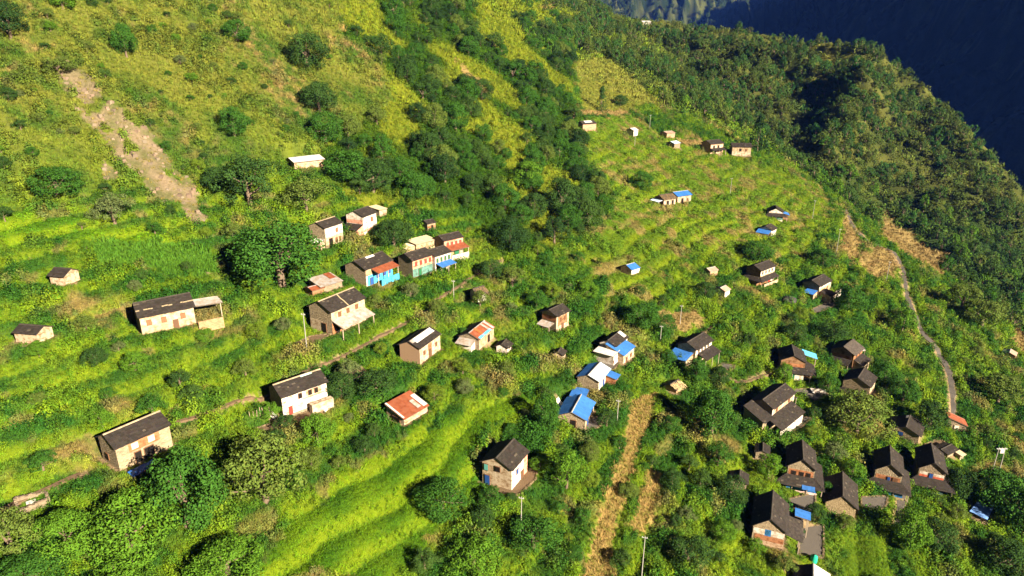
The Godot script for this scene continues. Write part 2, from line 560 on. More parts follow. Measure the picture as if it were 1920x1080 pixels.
func sheet(parent: Node, kind: String, o: Vector3, u: Vector3, d: Vector3, n: Vector3, x0: float, x1: float, v0: float, v1: float, lift := 0.0):
	if u.cross(-d).y < 0:
		u = -u
		var w := x0
		x0 = -x1; x1 = -w
	begin()
	var k := 8
	var g := rng.randf_range(.82, 1.1)
	for i in k:
		var xa := lerpf(x0, x1, float(i) / k)
		var xb := lerpf(x0, x1, float(i + 1) / k)
		var ha := .06 + lift + (.035 if i % 2 == 0 else 0.0)
		var hb := .06 + lift + (0.0 if i % 2 == 0 else .035)
		quad(o + u * xa + d * v1 + n * ha, o + u * xb + d * v1 + n * hb, o + u * xb + d * v0 + n * hb, o + u * xa + d * v0 + n * ha, Color(g, g, g))
	piece("tin_sheet", kind, parent)

func slope(parent: Node, called: String, kind: String, o: Vector3, u: Vector3, d: Vector3, run: float, a0: float, a1: float, b0: float, b1: float) -> MeshInstance3D:
	if u.cross(-d).y < 0:
		u = -u
		var w := a0
		a0 = -a1; a1 = -w
		w = b0
		b0 = -b1; b1 = -w
	var n := u.cross(-d)
	begin()
	var t := n * .07
	var p := [o + u * b0 + d * run, o + u * b1 + d * run, o + u * a1, o + u * a0]
	if (p[1] - p[0]).cross(p[3] - p[0]).dot(n) < 0: p.reverse()
	hexa([p[0] - t, p[1] - t, p[2] - t, p[3] - t, p[0], p[1], p[2], p[3]], Color(.5, .5, .5) if kind.begins_with("tin") else Color(.06, .05, .045))
	var m := piece(called, "post" if kind.begins_with("tin") else "slate", parent)
	slab_cover(m, kind, o, u, d, n, run, a0, a1, b0, b1)
	return m

func side(s: String, l: float, w: float) -> Array:   # origin, along, outward, half width
	match s:
		"F": return [Vector3(0, 0, w / 2), Vector3(1, 0, 0), Vector3(0, 0, 1), l / 2]
		"G": return [Vector3(-l / 2, 0, 0), Vector3(0, 0, 1), Vector3(-1, 0, 0), w / 2]
		"H": return [Vector3(l / 2, 0, 0), Vector3(0, 0, -1), Vector3(1, 0, 0), w / 2]
	return [Vector3(0, 0, -w / 2), Vector3(-1, 0, 0), Vector3(0, 0, -1), l / 2]

func wall_panel(parent: Node, called: String, m: String, s: Array, u0: float, u1: float, y0: float, y1: float, d0: float, d1: float) -> MeshInstance3D:
	begin()
	var o: Vector3 = s[0] + s[1] * (u0 + u1) / 2 + s[2] * (d0 + d1) / 2 + Vector3(0, (y0 + y1) / 2, 0)
	box(o, s[1] * (u1 - u0) / 2, Vector3(0, (y1 - y0) / 2, 0), s[2] * (d1 - d0) / 2)
	return piece(called, m, parent)

func house(h: Array):
	var opt: Dictionary = h[8]
	var l: float = h[4]
	var w: float = h[5]
	var wh: float = h[6]
	var th := deg_to_rad(h[3])
	var root := thing(h[10], h[7], h[9], Vector3(h[0], h[2], -h[1]))
	root.basis = Basis(Vector3(sin(th), 0, -cos(th)), Vector3.UP, Vector3(cos(th), 0, sin(th)))
	var pitch := deg_to_rad(float(opt.get("pitch", 26)))
	var mono: bool = opt.has("mono")
	var ov: float = opt.get("ov", .4)
	var wm: String = opt.get("wall", "stone")
	var rise := tan(pitch) * (w if mono else w / 2)
	# walls: one prism with its gables
	begin()
	var x0 := -l / 2; var x1 := l / 2; var z0 := -w / 2; var z1 := w / 2
	var yb := -2.2
	var prof := []
	if mono: prof = [Vector2(z1, yb), Vector2(z1, wh), Vector2(z0, wh + rise), Vector2(z0, yb)]
	else: prof = [Vector2(z1, yb), Vector2(z1, wh), Vector2(0, wh + rise), Vector2(z0, wh), Vector2(z0, yb)]
	var np := prof.size()
	for i in np:
		var a: Vector2 = prof[i]
		var b: Vector2 = prof[(i + 1) % np]
		quad(Vector3(x0, a.y, a.x), Vector3(x1, a.y, a.x), Vector3(x1, b.y, b.x), Vector3(x0, b.y, b.x))
	for i in range(1, np - 1):
		tri(Vector3(x1, prof[0].y, prof[0].x), Vector3(x1, prof[i + 1].y, prof[i + 1].x), Vector3(x1, prof[i].y, prof[i].x))
		tri(Vector3(x0, prof[0].y, prof[0].x), Vector3(x0, prof[i].y, prof[i].x), Vector3(x0, prof[i + 1].y, prof[i + 1].x))
	piece("wall", wm, root)
	# roof
	var kinds: Array = opt.get("kinds", ["slate", "slate"])
	var ux := Vector3(1, 0, 0)
	var dF := Vector3(0, -sin(pitch), cos(pitch))
	var dB := Vector3(0, -sin(pitch), -cos(pitch))
	var hx := l / 2 + ov * .7
	var top := Vector3(0, wh + rise + .08, z0 if mono else 0.0)
	var run := (w if mono else w / 2) / cos(pitch) + ov
	if mono: top += -dF * ov * .6; run += ov * .6
	var rf := slope(root, "roof", kinds[0], top, ux, dF, run, -hx, hx, -hx, hx)
	var rb: MeshInstance3D = rf
	if not mono:
		rb = slope(root, "roof", kinds[1], top, ux, dB, run, -hx, hx, -hx, hx)
	for p in opt.get("patch", []):
		var front: bool = p[0] == "F" or mono
		var d := dF if front else dB
		var n := Vector3(0, cos(pitch), sin(pitch) if front else -sin(pitch))
		var x: float = p[1]
		while x < p[2] - .1:
			sheet(rf if front else rb, p[5], top, ux, d, n, x, minf(x + .95, p[2]), p[3], minf(p[4], run), .09)
			x += .92
	if not mono:
		begin()
		var rc: Color = Color(.34, .27, .18) if opt.has("ridgecap") else Color(.05, .043, .036)
		if kinds[0].begins_with("tin"): rc = Color(.3, .3, .3)
		var xx := -hx
		while xx < hx:
			var xe := minf(xx + rng.randf_range(.5, .8), hx)
			var g := rng.randf_range(.8, 1.2)
			hexa([Vector3(xx, top.y - .02, .2), Vector3(xe, top.y - .02, .2), Vector3(xe, top.y - .02, -.2), Vector3(xx, top.y - .02, -.2), Vector3(xx, top.y + .13, .06), Vector3(xe, top.y + .14, .06), Vector3(xe, top.y + .14, -.06), Vector3(xx, top.y + .13, -.06)], rc * g)
			xx = xe + .01
		tag(piece("ridge_cap", "slate", root), "", "", "", "")
	if opt.has("stripe"):   # a course of pale slates across the middle of the slope
		begin()
		var xs := -hx
		while xs < hx:
			var we := minf(rng.randf_range(.4, .8), hx - xs)
			if rng.randf() < .8:
				var n := Vector3(0, cos(pitch), sin(pitch))
				box(top + ux * (xs + we / 2) + dF * (run * .58 + rng.randf_range(-.06, .06)) + n * .13, ux * (we / 2 - .02), n * .03, dF * .12, Color(.33, .27, .17))
			xs += we
		tag(piece("pale_slates", "slate", rf), "", "", "", "stuff")
	if opt.has("stripeX"):
		begin()
		for k in 9:
			var n := Vector3(0, cos(pitch), sin(pitch))
			box(top + ux * (-.2 + rng.randf_range(-.06, .06)) + dF * (run * (k + .5) / 9.0) + n * .13, ux * .12, n * .03, dF * (run / 19.0), Color(.4, .33, .2))
		tag(piece("pale_slates", "slate", rf), "", "", "", "stuff")
	for g in opt.get("wing", []):   # a lower wing: x0, x1, front height, back height, wall, roof
		begin()
		var pr := [Vector2(z1 - .1, yb), Vector2(z1 - .1, g[2]), Vector2(z0 + .3, g[3]), Vector2(z0 + .3, yb)]
		for i in 4:
			var a: Vector2 = pr[i]
			var b: Vector2 = pr[(i + 1) % 4]
			quad(Vector3(g[0], a.y, a.x), Vector3(g[1], a.y, a.x), Vector3(g[1], b.y, b.x), Vector3(g[0], b.y, b.x))
		quad(Vector3(g[0], pr[3].y, pr[3].x), Vector3(g[0], pr[0].y, pr[0].x), Vector3(g[0], pr[1].y, pr[1].x), Vector3(g[0], pr[2].y, pr[2].x))
		quad(Vector3(g[1], pr[0].y, pr[0].x), Vector3(g[1], pr[3].y, pr[3].x), Vector3(g[1], pr[2].y, pr[2].x), Vector3(g[1], pr[1].y, pr[1].x))
		piece("side_room_wall", g[4], root)
		var dw := (Vector3(0, g[2], z1 - .1) - Vector3(0, g[3], z0 + .3)).normalized()
		var gl: float = (g[1] - g[0]) / 2 + .25
		slope(root, "roof", g[5], Vector3((g[0] + g[1]) / 2, g[3] + .06, z0 + .3) - dw * .2, Vector3(1, 0, 0), dw, (w - .4) / cos(asin(-dw.y)) + .6, -gl, gl, -gl, gl)
	# plaster, doors and windows
	var lift := 0
	for p in opt.get("panels", []):
		var s := side(p[0], l, w)
		var d: float = p[6] if p.size() > 6 else 0.0
		lift += 1
		wall_panel(root, "plaster", p[5], s, p[1], p[2], p[3], p[4], d - .02, d + .02 + .006 * lift)
	for p in opt.get("open", []):
		var s := side(p[0], l, w)
		var u: float = p[1]
		var y: float = p[2]
		var a: float = p[3]
		var b: float = p[4]
		var is_door: bool = y < .3
		var fr := wall_panel(root, "door" if is_door else "window", "wood" if p[5] != "whitepanel" else "tan", s, u - a / 2 - .09, u + a / 2 + .09, y - (.0 if is_door else .09), y + b + .1, -.02, .12)
		if p[5] == "dark" or is_door or p[5] == "whitepanel":
			wall_panel(fr, "door_leaf" if is_door else "shutter", p[5], s, u - a / 2, u + a / 2, y, y + b, .0, .15)
		else:
			wall_panel(fr, "shutter", p[5], s, u - a / 2, u - .03, y, y + b, .0, .15)
			wall_panel(fr, "shutter", p[5], s, u + .03, u + a / 2, y, y + b, .0, .15)
	for p in opt.get("low", []):
		wall_panel(root, "low_wall", p[5], side("F", l, w), p[0], p[1], -1.2, p[4], p[2], p[3])
	for p in opt.get("annex", []):
		var s := side(p[0], l, w)
		var U: Vector3 = s[1]
		var O: Vector3 = s[2]
		var dd: float = p[4] - p[3]
		var run2 := Vector2(dd, p[5] - p[6]).length()
		var dn: Vector3 = (O * dd - Vector3(0, p[5] - p[6], 0)).normalized()
		var mid: float = (p[1] + p[2]) / 2
		var ha: float = (p[2] - p[1]) / 2
		var ml: float = dd if p[10] else 0.0
		var mr: float = dd if p[11] else 0.0
		var ro: float = .3 if p[3] == 0 else .2
		slope(root, "porch_roof", p[7], s[0] + U * mid + O * p[3] + Vector3(0, p[5] + .05, 0), U, dn, run2 + ro, -ha, ha, -ha - ml * (1 + ro / dd), ha + mr * (1 + ro / dd))
		if p[8]:
			begin()
			var q0: Vector3 = s[0] + U * (p[1] + .15) + O * p[3]
			var q1: Vector3 = s[0] + U * (p[2] - .15) + O * p[3]
			var e: Vector3 = O * (dd - .15)
			var bot := Vector3(0, yb, 0)
			hexa([q0 + e + bot, q1 + e + bot, q1 + bot, q0 + bot, q0 + e + Vector3(0, p[6], 0), q1 + e + Vector3(0, p[6], 0), q1 + Vector3(0, p[5] - .05, 0), q0 + Vector3(0, p[5] - .05, 0)])
			piece("side_room_wall", p[8], root)
		for k in int(p[9]):
			var np2 := int(p[9])
			var px: float = lerpf(p[1] - ml + .2, p[2] + mr - .2, float(k) / maxf(np2 - 1, 1)) if np2 > 1 else mid
			begin()
			var c: Vector3 = s[0] + U * px + O * (p[4] - .12)
			box(c + Vector3(0, (p[6] + yb) / 2, 0), Vector3(.08, 0, 0), Vector3(0, (p[6] - yb) / 2, 0), Vector3(0, 0, .08))
			piece("post", "post", root)

# ---------------------------------------------------------------- plants
func rdir() -> Vector3:
	var z := rng.randf_range(-1, 1)
	var a := rng.randf_range(0, TAU)
	var r := sqrt(1.0 - z * z)
	return Vector3(r * cos(a), z, r * sin(a))

func leaf(p: Vector3, n: Vector3, l: float, w: float, col: Color):
	var t := n.cross(rdir()).normalized()
	if t.length_squared() < .5: t = Vector3(1, 0, 0)
	var s := n.cross(t)
	var a := p - t * l * .5
	var c := p + t * l * .5 - n * l * .12
	var m := p + n * l * .06
	quad(a, m - s * w * .5, c, m + s * w * .5, col)

func clump(c: Vector3, r: float, core: Vector3, count: int, size: float, squash := 1.0):
	for i in count:
		var d := rdir()
		var out := (c - core).normalized()
		if d.dot(out) < -.2 and rng.randf() < .7: d = -d
		var p := c + Vector3(d.x, d.y * squash, d.z) * r * rng.randf_range(.72, 1.06)
		var n := (d + rdir() * .65 + Vector3(0, .25, 0)).normalized()
		var g := rng.randf_range(.7, 1.25)
		leaf(p, n, size * rng.randf_range(.7, 1.3), size * rng.randf_range(.45, .7), Color(g * rng.randf_range(.9, 1.2), g, g * .9))

func crown_mesh(kind: String, sd: int) -> Array:   # [crown, trunk] of a tree 2 high and about 2 wide
	rng.seed = sd
	var cl := []
	var core := Vector3(0, 1.0, 0)
	match kind:
		"round":
			for i in 44:
				var d := rdir()
				if d.y < -.8: d.y = -d.y
				var k := rng.randf_range(.58, .8)
				cl.append([core + Vector3(d.x * k, d.y * k * .92, d.z * k), rng.randf_range(.18, .36)])
			for i in 6: cl.append([core + rdir() * .35, .4])
		"loose":
			for i in 48:
				var d := rdir()
				if d.y < -.5: d.y = -d.y
				var k := rng.randf_range(.35, .88)
				cl.append([core + Vector3(d.x * k, d.y * k * .95, d.z * k), rng.randf_range(.15, .3)])
		"cone":
			for i in 40:
				var y := pow(rng.randf(), .8) * 1.75 + .15
				var rr := (1.95 - y) / 1.8 * .75
				var a := rng.randf_range(0, TAU)
				cl.append([Vector3(cos(a) * rr, y, sin(a) * rr), rng.randf_range(.16, .26)])
			core = Vector3(0, .8, 0)
		"pine":
			for i in 26:
				var d := rdir()
				var k := rng.randf_range(.5, .8)
				cl.append([core + Vector3(d.x * k, d.y * k * .95, d.z * k), rng.randf_range(.2, .34)])
	begin()
	var per: int = {"round": 150, "loose": 110, "cone": 60, "pine": 44}[kind]
	var sz: float = {"round": .068, "loose": .074, "cone": .1, "pine": .14}[kind]
	for c in cl:
		clump(c[0], c[1], core, int(per * (c[1] / .28)), sz, .85)
	var crown := commit()
	begin()
	var r0: float = .09 if kind != "cone" else .06
	var tip := Vector3(rng.randf_range(-.08, .08), 1.0, rng.randf_range(-.08, .08))
	tube([Vector3(0, -.3, 0), Vector3(0, .15, 0), tip * .6, tip], [r0 * 1.5, r0, r0 * .75, r0 * .5])
	for k in 5:
		var c: Vector3 = cl[(k * 7) % cl.size()][0]
		var a := tip * rng.randf_range(.5, .95)
		tube([a, a.lerp(c, .5) + Vector3(0, -.05, 0), c], [r0 * .4, r0 * .25, r0 * .1], 5)
	return [crown, commit()]

func plant_label(kind: String, shade: int, w: float, at: Vector3, upper: bool) -> String:
	var q := pixel(at)
	var px := q.x * 1920.0
	var py := q.y * 1080.0
	var size := "small" if w < 5.8 else ("middling" if w < 7.4 else "broad")
	var hue: String = ["yellowish", "deep green", "bright green", "olive", "dusky", "blackish", "greyish", "dull green"][shade]
	var shape: String = {"round": "dense", "loose": "open-crowned", "pine": "tall"}[kind]
	var spot := ""
	if upper:
		if py < 60: spot = "at top edge above brown scar" if px < 850 else "at top edge under the ridge"
		elif py < 150: spot = "uphill of the brown slope scar" if px < 900 else "left of the grassy far hill"
		elif py < 230: spot = "left of the brown slope scar" if px < 850 else "between brown scar and far terraces"
		elif py < 300: spot = "right of the gleaming white roof" if px < 760 else ("above the round bright tree" if px < 1000 else "beside the far pinkish house")
		elif py < 370: spot = "below the gleaming white roof" if px < 720 else ("left of the round bright tree" if px < 960 else "at the far terraces' left rim")
		elif py < 430: spot = "just above the long row" if px < 900 else "at the head of the dark gully"
		else: spot = "in the dark gully right of the row"
		return "%s %s %s tree in the wood %s" % [size, hue, shape, spot]
	if py < 150: spot = "under the far ridge line" if px < 1400 else "along the spur's skyline"
	elif py < 230: spot = "behind the grassy far hill" if px < 1300 else ("above the dark cypress" if px < 1480 else "high on the spur")
	elif py < 310: spot = "right of the dark cypress" if px < 1560 else ("in mid spur" if px < 1720 else "on the spur's outer edge")
	elif py < 400: spot = "across the ravine from the far road" if px < 1700 else "on the spur's lower outer edge"
	else: spot = "in the ravine beside the road" if px < 1760 else "at the right edge of the photo"
	return "%s %s tree of the spur wood, %s" % [size, hue, spot]

var tree_meshes := {}
func tree(called: String, kind: String, shade: int, at: Vector3, w: float, h: float, label: String, group := "", cat := "tree"):
	if not tree_meshes.has(kind):
		tree_meshes[kind] = []
		for i in (4 if kind in ["round", "loose"] else 3):
			tree_meshes[kind].append(crown_mesh(kind, 100 + i * 17 + kind.length()))
	var pick: Array = tree_meshes[kind][rng.randi() % tree_meshes[kind].size()]
	var o := thing(called, label, cat, at, group)
	o.basis = Basis(Vector3.UP, rng.randf_range(0, TAU)).scaled(Vector3(w / 2, h / 2, w / 2))
	for k in 2:
		var m := MeshInstance3D.new()
		m.mesh = pick[k]
		m.name = "crown" if k == 0 else "trunk"
		m.material_override = mats["leaf%d" % shade] if k == 0 else mats["bark"]
		o.add_child(m)

func tuft_mesh(sd: int, blades: int, spread: float, hgt: float, wid: float) -> ArrayMesh:
	rng.seed = sd
	begin()
	for i in blades:
		var a := rng.randf_range(0, TAU)
		var r := sqrt(rng.randf()) * spread
		var p := Vector3(cos(a) * r, -.08, sin(a) * r)
		var lean := Vector3(rng.randf_range(-.5, .5), 0, rng.randf_range(-.5, .5)) + Vector3(cos(a), 0, sin(a)) * .35
		var hh := hgt * rng.randf_range(.6, 1.2)
		var s := Vector3(sin(a + 1), 0, cos(a + 1)) * wid
		var m := p + Vector3(0, hh * .6, 0) + lean * hh * .3
		var e := p + Vector3(0, hh * .9, 0) + lean * hh
		var g := rng.randf_range(.75, 1.25)
		var c := Color(g * rng.randf_range(.9, 1.15), g, g)
		quad(p - s, p + s, m + s * .8, m - s * .8, c)
		tri(m - s * .8, m + s * .8, e, c)
	return commit()

func herb_mesh(sd: int, count: int, r: float, hgt: float, size: float) -> ArrayMesh:
	rng.seed = sd
	begin()
	var lobes := []
	for i in 5:
		var a := rng.randf_range(0, TAU)
		lobes.append([Vector3(cos(a), 0, sin(a)) * r * rng.randf_range(.1, .65), rng.randf_range(.4, .65) * r])
	for i in count:
		var lb: Array = lobes[i % 5]
		var d := rdir()
		d.y = absf(d.y)
		var p: Vector3 = lb[0] + Vector3(d.x, 0, d.z) * lb[1] + Vector3(0, d.y * hgt * rng.randf_range(.5, 1.1), 0)
		var n := (d + rdir() * .6 + Vector3(0, .5, 0)).normalized()
		var g := rng.randf_range(.7, 1.3)
		leaf(p, n, size * rng.randf_range(.7, 1.4), size * rng.randf_range(.45, .8), Color(g * rng.randf_range(.9, 1.2), g, g * .9))
	return commit()

func rock_mesh(sd: int) -> ArrayMesh:
	rng.seed = sd
	begin()
	var ps := []
	for i in 8:
		ps.append(Vector3(1 if i in [1, 2, 5, 6] else -1, 1 if i > 3 else -1, 1 if i % 4 in [0, 1] else -1) * .5 + rdir() * .18)
	hexa(ps)
	return commit()

var screen := {}
func pixel(p: Vector3) -> Vector3:   # where a point falls in the picture, 0..1, and its depth
	var q: Vector3 = screen.inv * p
	var d := -q.z
	return Vector3(.5 + q.x / d * screen.kx, .5 - q.y / d * screen.ky, d)

func make_cover():
	# grass, herbs and shrubs: what nobody could count
	var kinds := {}
	for k in ["grass", "sward", "herbs", "shrubs", "stubble", "crop", "stones"]:
		kinds[k] = [[], [], []]
	rng.seed = 77
	for band in [[60.0, 165.0, .56], [165.0, 250.0, .9], [250.0, 420.0, 1.5], [420.0, 860.0, 3.4]]:
		var st: float = band[2]
		var fmax: float = band[1]
		var f := maxf(25.0, band[0] * .45)
		while f < fmax:
			var x := -fmax * .72
			while x < fmax * .8:
				var px := x + rng.randf_range(-.5, .5) * st
				var pf := f + rng.randf_range(-.5, .5) * st
				x += st
				if px < gx[2] or px > gx[gx.size() - 3] or pf < gf[2] or pf > gf[gf.size() - 3]:
					continue
				var rough := absf(px) / maxf(pf + 30.0, 1.0)
				if rough > .95:
					continue
				var p := on(px, pf)
				var dist := p.distance_to(Vector3(0, CAM_Y, 0))
				if dist < band[0] or dist >= band[1]:
					continue
				var q := pixel(p)
				if q.x < -.09 or q.x > 1.09 or q.y < -.12 or q.y > 1.12:
					continue
				var z := zone_soft(px, pf)
				if z == 1:
					continue
				var ft := foot_at(px, pf)
				var rs := riser_at(px, pf)
				var c := grass_color(px, pf, z, ft, rs)
				var r := rng.randf()
				var b := nz.bush.get_noise_2d(px, pf) as float
				var k := "grass"
				var s := st * rng.randf_range(1.2, 1.9)
				var hs := s
				if z == 2 or z == 7:
					k = "grass" if r < .97 else "herbs"
					if rs > .5 and r > .6 and z == 2: k = "herbs"
				elif z == 3:
					k = "stubble" if r < .75 else "grass"
					if r >= .75: c = c.lerp(Color(.14, .2, .02), .6)
				elif z == 5:
					k = "grass"; hs *= .55
				elif z == 4:
					if r < .22: k = "stones"
					elif r < .5: k = "grass"
					else: continue
					s *= rng.randf_range(.25, .7); hs = s * (1.0 if k == "stones" else 1.4)
					if k == "grass": c = Color(.2, .17, .04)
				elif z == 8:
					k = "crop"
				elif z == 6 or z == 9:
					k = "grass" if r < .92 else "herbs"
					hs *= .6
					if z == 6 and b > .22 and r > .78: k = "shrubs"
				elif z == 10:
					if nz.bush.get_noise_2d(px * .3 - 200, pf * .3) > -.04: k = "shrubs" if r < .5 else ("herbs" if r < .8 else "grass")
					else: k = "grass" if r < .62 else ("herbs" if r < .9 else "shrubs")
				elif ft > 900.0 or pf > 420.0:
					k = "herbs" if r < .7 else "grass"
				elif ft < -12.0:
					k = "grass" if r < .66 else "herbs"
					if b > .02 and r > .7: k = "shrubs"
				else:
					k = "herbs" if r < .4 + b * .5 else "grass"
					if b > -.12 and r > .6 - b * .6: k = "shrubs"
					if rs > .4 and r > .55: k = "shrubs"
				if k == "grass" and (z in [2, 6, 7] or (z in [0, 10] and ft > -10.0 and rng.randf() < .55)):
					k = "sward"; hs = s
				if k == "shrubs":
					var g2 := rng.randf_range(.55, 1.0)
					c = Color(c.r * g2, c.g * lerpf(.75, 1.0, (g2 - .55) * 2.2), c.b)
					s *= rng.randf_range(.7, 1.4) * (1.0 + maxf(b, 0.0) * 2.2)
					if z == 2: s *= .7
					for w in [[1.2, 0], [-1.2, 0], [0, 1.2], [0, -1.2]]:
						if zone_at(px + w[0], pf + w[1]) in [1, 3, 5, 7]: s = minf(s, .6)
					s = minf(s, 2.3)
					hs = s * rng.randf_range(.8, 1.4)
				elif k == "herbs":
					c = Color(c.r * .82, c.g * .95, c.b)
					hs = s * rng.randf_range(.7, 1.6)
				var g := rng.randf_range(.8, 1.2)
				if k == "stones": c = Color(.36, .33, .3)
				c = Color(c.r * g * rng.randf_range(.92, 1.1), c.g * g, c.b * g)
				var bs := Basis(Vector3.UP, rng.randf_range(0, TAU)).scaled(Vector3(s, hs, s))
				if k == "sward" or k == "herbs":
					bs = Basis(Quaternion(Vector3.UP, lie(px, pf))) * bs
				var tr := Transform3D(bs, p)
				kinds[k][rng.randi() % 3].append([tr, c])
			f += st
	var root := Node3D.new()
	root.name = "undergrowth"
	add_child(root)
	tag(root, "grass, herbs, crops and low shrubs covering the whole hillside", "undergrowth", "", "stuff")
	var total := 0
	for k in kinds:
		for v in 3:
			var list: Array = kinds[k][v]
			if list.is_empty():
				continue
			var sd: int = 900 + v * 31 + k.length()
			var mesh: ArrayMesh
			match k:
				"grass": mesh = tuft_mesh(sd, 28, .62, .55, .035)
				"sward": mesh = herb_mesh(sd, 64, .75, .2, .15)
				"stubble": mesh = tuft_mesh(sd, 12, .6, .62, .05)
				"crop": mesh = tuft_mesh(sd, 22, .5, .95, .06)
				"herbs": mesh = herb_mesh(sd, 50, .6, .55, .18)
				"shrubs": mesh = herb_mesh(sd, 150, .72, .85, .17)
				"stones": mesh = rock_mesh(sd)
			var mm := MultiMesh.new()
			mm.transform_format = MultiMesh.TRANSFORM_3D
			mm.use_colors = true
			mm.mesh = mesh
			mm.instance_count = list.size()
			for i in list.size():
				mm.set_instance_transform(i, list[i][0])
				mm.set_instance_color(i, list[i][1])
			total += list.size()
			var o := MultiMeshInstance3D.new()
			o.multimesh = mm
			o.name = k
			o.material_override = mats["rock" if k == "stones" else ("leaf" if k in ["herbs", "shrubs", "sward"] else "blade")]
			root.add_child(o, true)
			tag(o, "", "", "", "stuff")
	print("cover ", total)

func make_forest():
	# the dense wood of the spur and the upper valley side; the nearest 300 are things of their own
	rng.seed = 5
	var spots := []
	var f := 250.0
	while f < 900.0:
		var x := -60.0
		while x < 470.0:
			var px := x + rng.randf_range(-3, 3)
			var pf := f + rng.randf_range(-3, 3)
			x += 7.6
			var b := base_height(px, pf)
			var c := sdist(CREST, px / SC, pf / SC).x
			if c < -14.0 or px > 540 or zone_at(px, pf) in [1, 5, 6, 9]:
				continue
			var spur := b.z > 2.0 or c < 0.0
			var e := sdist(EDGE, px / SC, pf / SC).x * SC
			if not spur and not (pf > 420.0 and b.y > -30.0) and not (e < -9.0 and pf > 190.0):
				continue
			var d: float = nz.bush.get_noise_2d(px * .35 + 40, pf * .35)
			if not spur and e > -9.0 and d < .12 and rng.randf() < .8:
				continue
			if d < -.22 and rng.randf() < .8:
				continue
			if c < 3.0 and nz.bush.get_noise_2d(px * .5, pf * .5 + 90) < .05:
				continue
			var bare := false
			for h in HOUSES:
				if h[10] == "ridge_house" and Vector2(h[0] - px, h[1] - pf).length() < 34.0:
					bare = true
			if bare:
				continue
			var p := on(px, pf)
			var q := pixel(p)
			if q.x < .5 or q.x > 1.06 or q.y < -.1 or q.y > .75:
				continue
			spots.append([q.z, p, rng.randf_range(6.0, 10.5), rng.randf_range(7.5, 13.0)])
		f += 7.6
	spots.sort_custom(func(a, b): return a[0] < b[0])
	print("forest ", spots.size())
	var rest := []
	for i in spots.size():
		var s: Array = spots[i]
		s[1].y -= .8
		if i < 300:
			var sh: int = [1, 7, 2, 7, 3, 4, 7][rng.randi() % 7]
			tree("forest_tree", "pine", sh, s[1], s[2], s[3], plant_label("pine", sh, s[2], s[1], false), "trees of the wood on the spur")
		else:
			rest.append(s)
	var root := Node3D.new()
	root.name = "far_wood"
	add_child(root)
	tag(root, "farther part of the dense wood on the spur and below the ridge", "wood", "", "stuff")
	for v in 3:
		for k in 2:
			var mine := rest.filter(func(s): return int(s[0] * 10.0) % 3 == v)
			var mm := MultiMesh.new()
			mm.transform_format = MultiMesh.TRANSFORM_3D
			mm.use_colors = true
			mm.mesh = tree_meshes["pine"][v][k]
			mm.instance_count = mine.size()
			for i in mine.size():
				var s: Array = mine[i]
				mm.set_instance_transform(i, Transform3D(Basis(Vector3.UP, s[0]).scaled(Vector3(s[2] / 2, s[3] / 2, s[2] / 2)), s[1]))
				var g := .7 + fmod(s[0] * 7.3, .6)
				mm.set_instance_color(i, Color(.045 * g + .015 * sin(s[0]), .09 * g, .02 * g) if k == 0 else Color(1, 1, 1))
			var o := MultiMeshInstance3D.new()
			o.multimesh = mm
			o.name = "crowns" if k == 0 else "trunks"
			o.material_override = mats["leaf"] if k == 0 else mats["bark"]
			root.add_child(o, true)
			tag(o, "", "", "", "stuff")

func make_far_wood():   # woods on the sunlit mountain at the head of the valley
	rng.seed = 63
	var list := []
	var n := 0
	while n < 40000 and list.size() < 7000:
		n += 1
		var x := rng.randf_range(-100, 1300)
		var f := rng.randf_range(1900, 4200)
		if nz.bush.get_noise_2d(x * .08, f * .08) < -.12:
			continue
		var p := Vector3(x, mountain_height(x, f) - 2.0, -f)
		var q := pixel(p)
		if q.x < .5 or q.x > .8 or q.y < -.06 or q.y > .13:
			continue
		var w := rng.randf_range(11, 22)
		list.append([Transform3D(Basis(Vector3.UP, rng.randf() * TAU).scaled(Vector3(w / 2, rng.randf_range(6, 11), w / 2)), p), rng.randf_range(.6, 1.3)])
	var root := Node3D.new()
	root.name = "mountain_wood"
	add_child(root)
	tag(root, "distant woods on the partly sunlit mountain at the head of the valley", "wood", "", "stuff")
	var mm := MultiMesh.new()
	mm.transform_format = MultiMesh.TRANSFORM_3D
	mm.use_colors = true
	mm.mesh = tree_meshes["pine"][0][0]
	mm.instance_count = list.size()
	for i in list.size():
		mm.set_instance_transform(i, list[i][0])
		mm.set_instance_color(i, Color(.04 * list[i][1], .07 * list[i][1], .018))
	var o := MultiMeshInstance3D.new()
	o.multimesh = mm
	o.name = "crowns"
	o.material_override = mats["leaf"]
	root.add_child(o, true)
	tag(o, "", "", "", "stuff")
	print("far ", list.size())

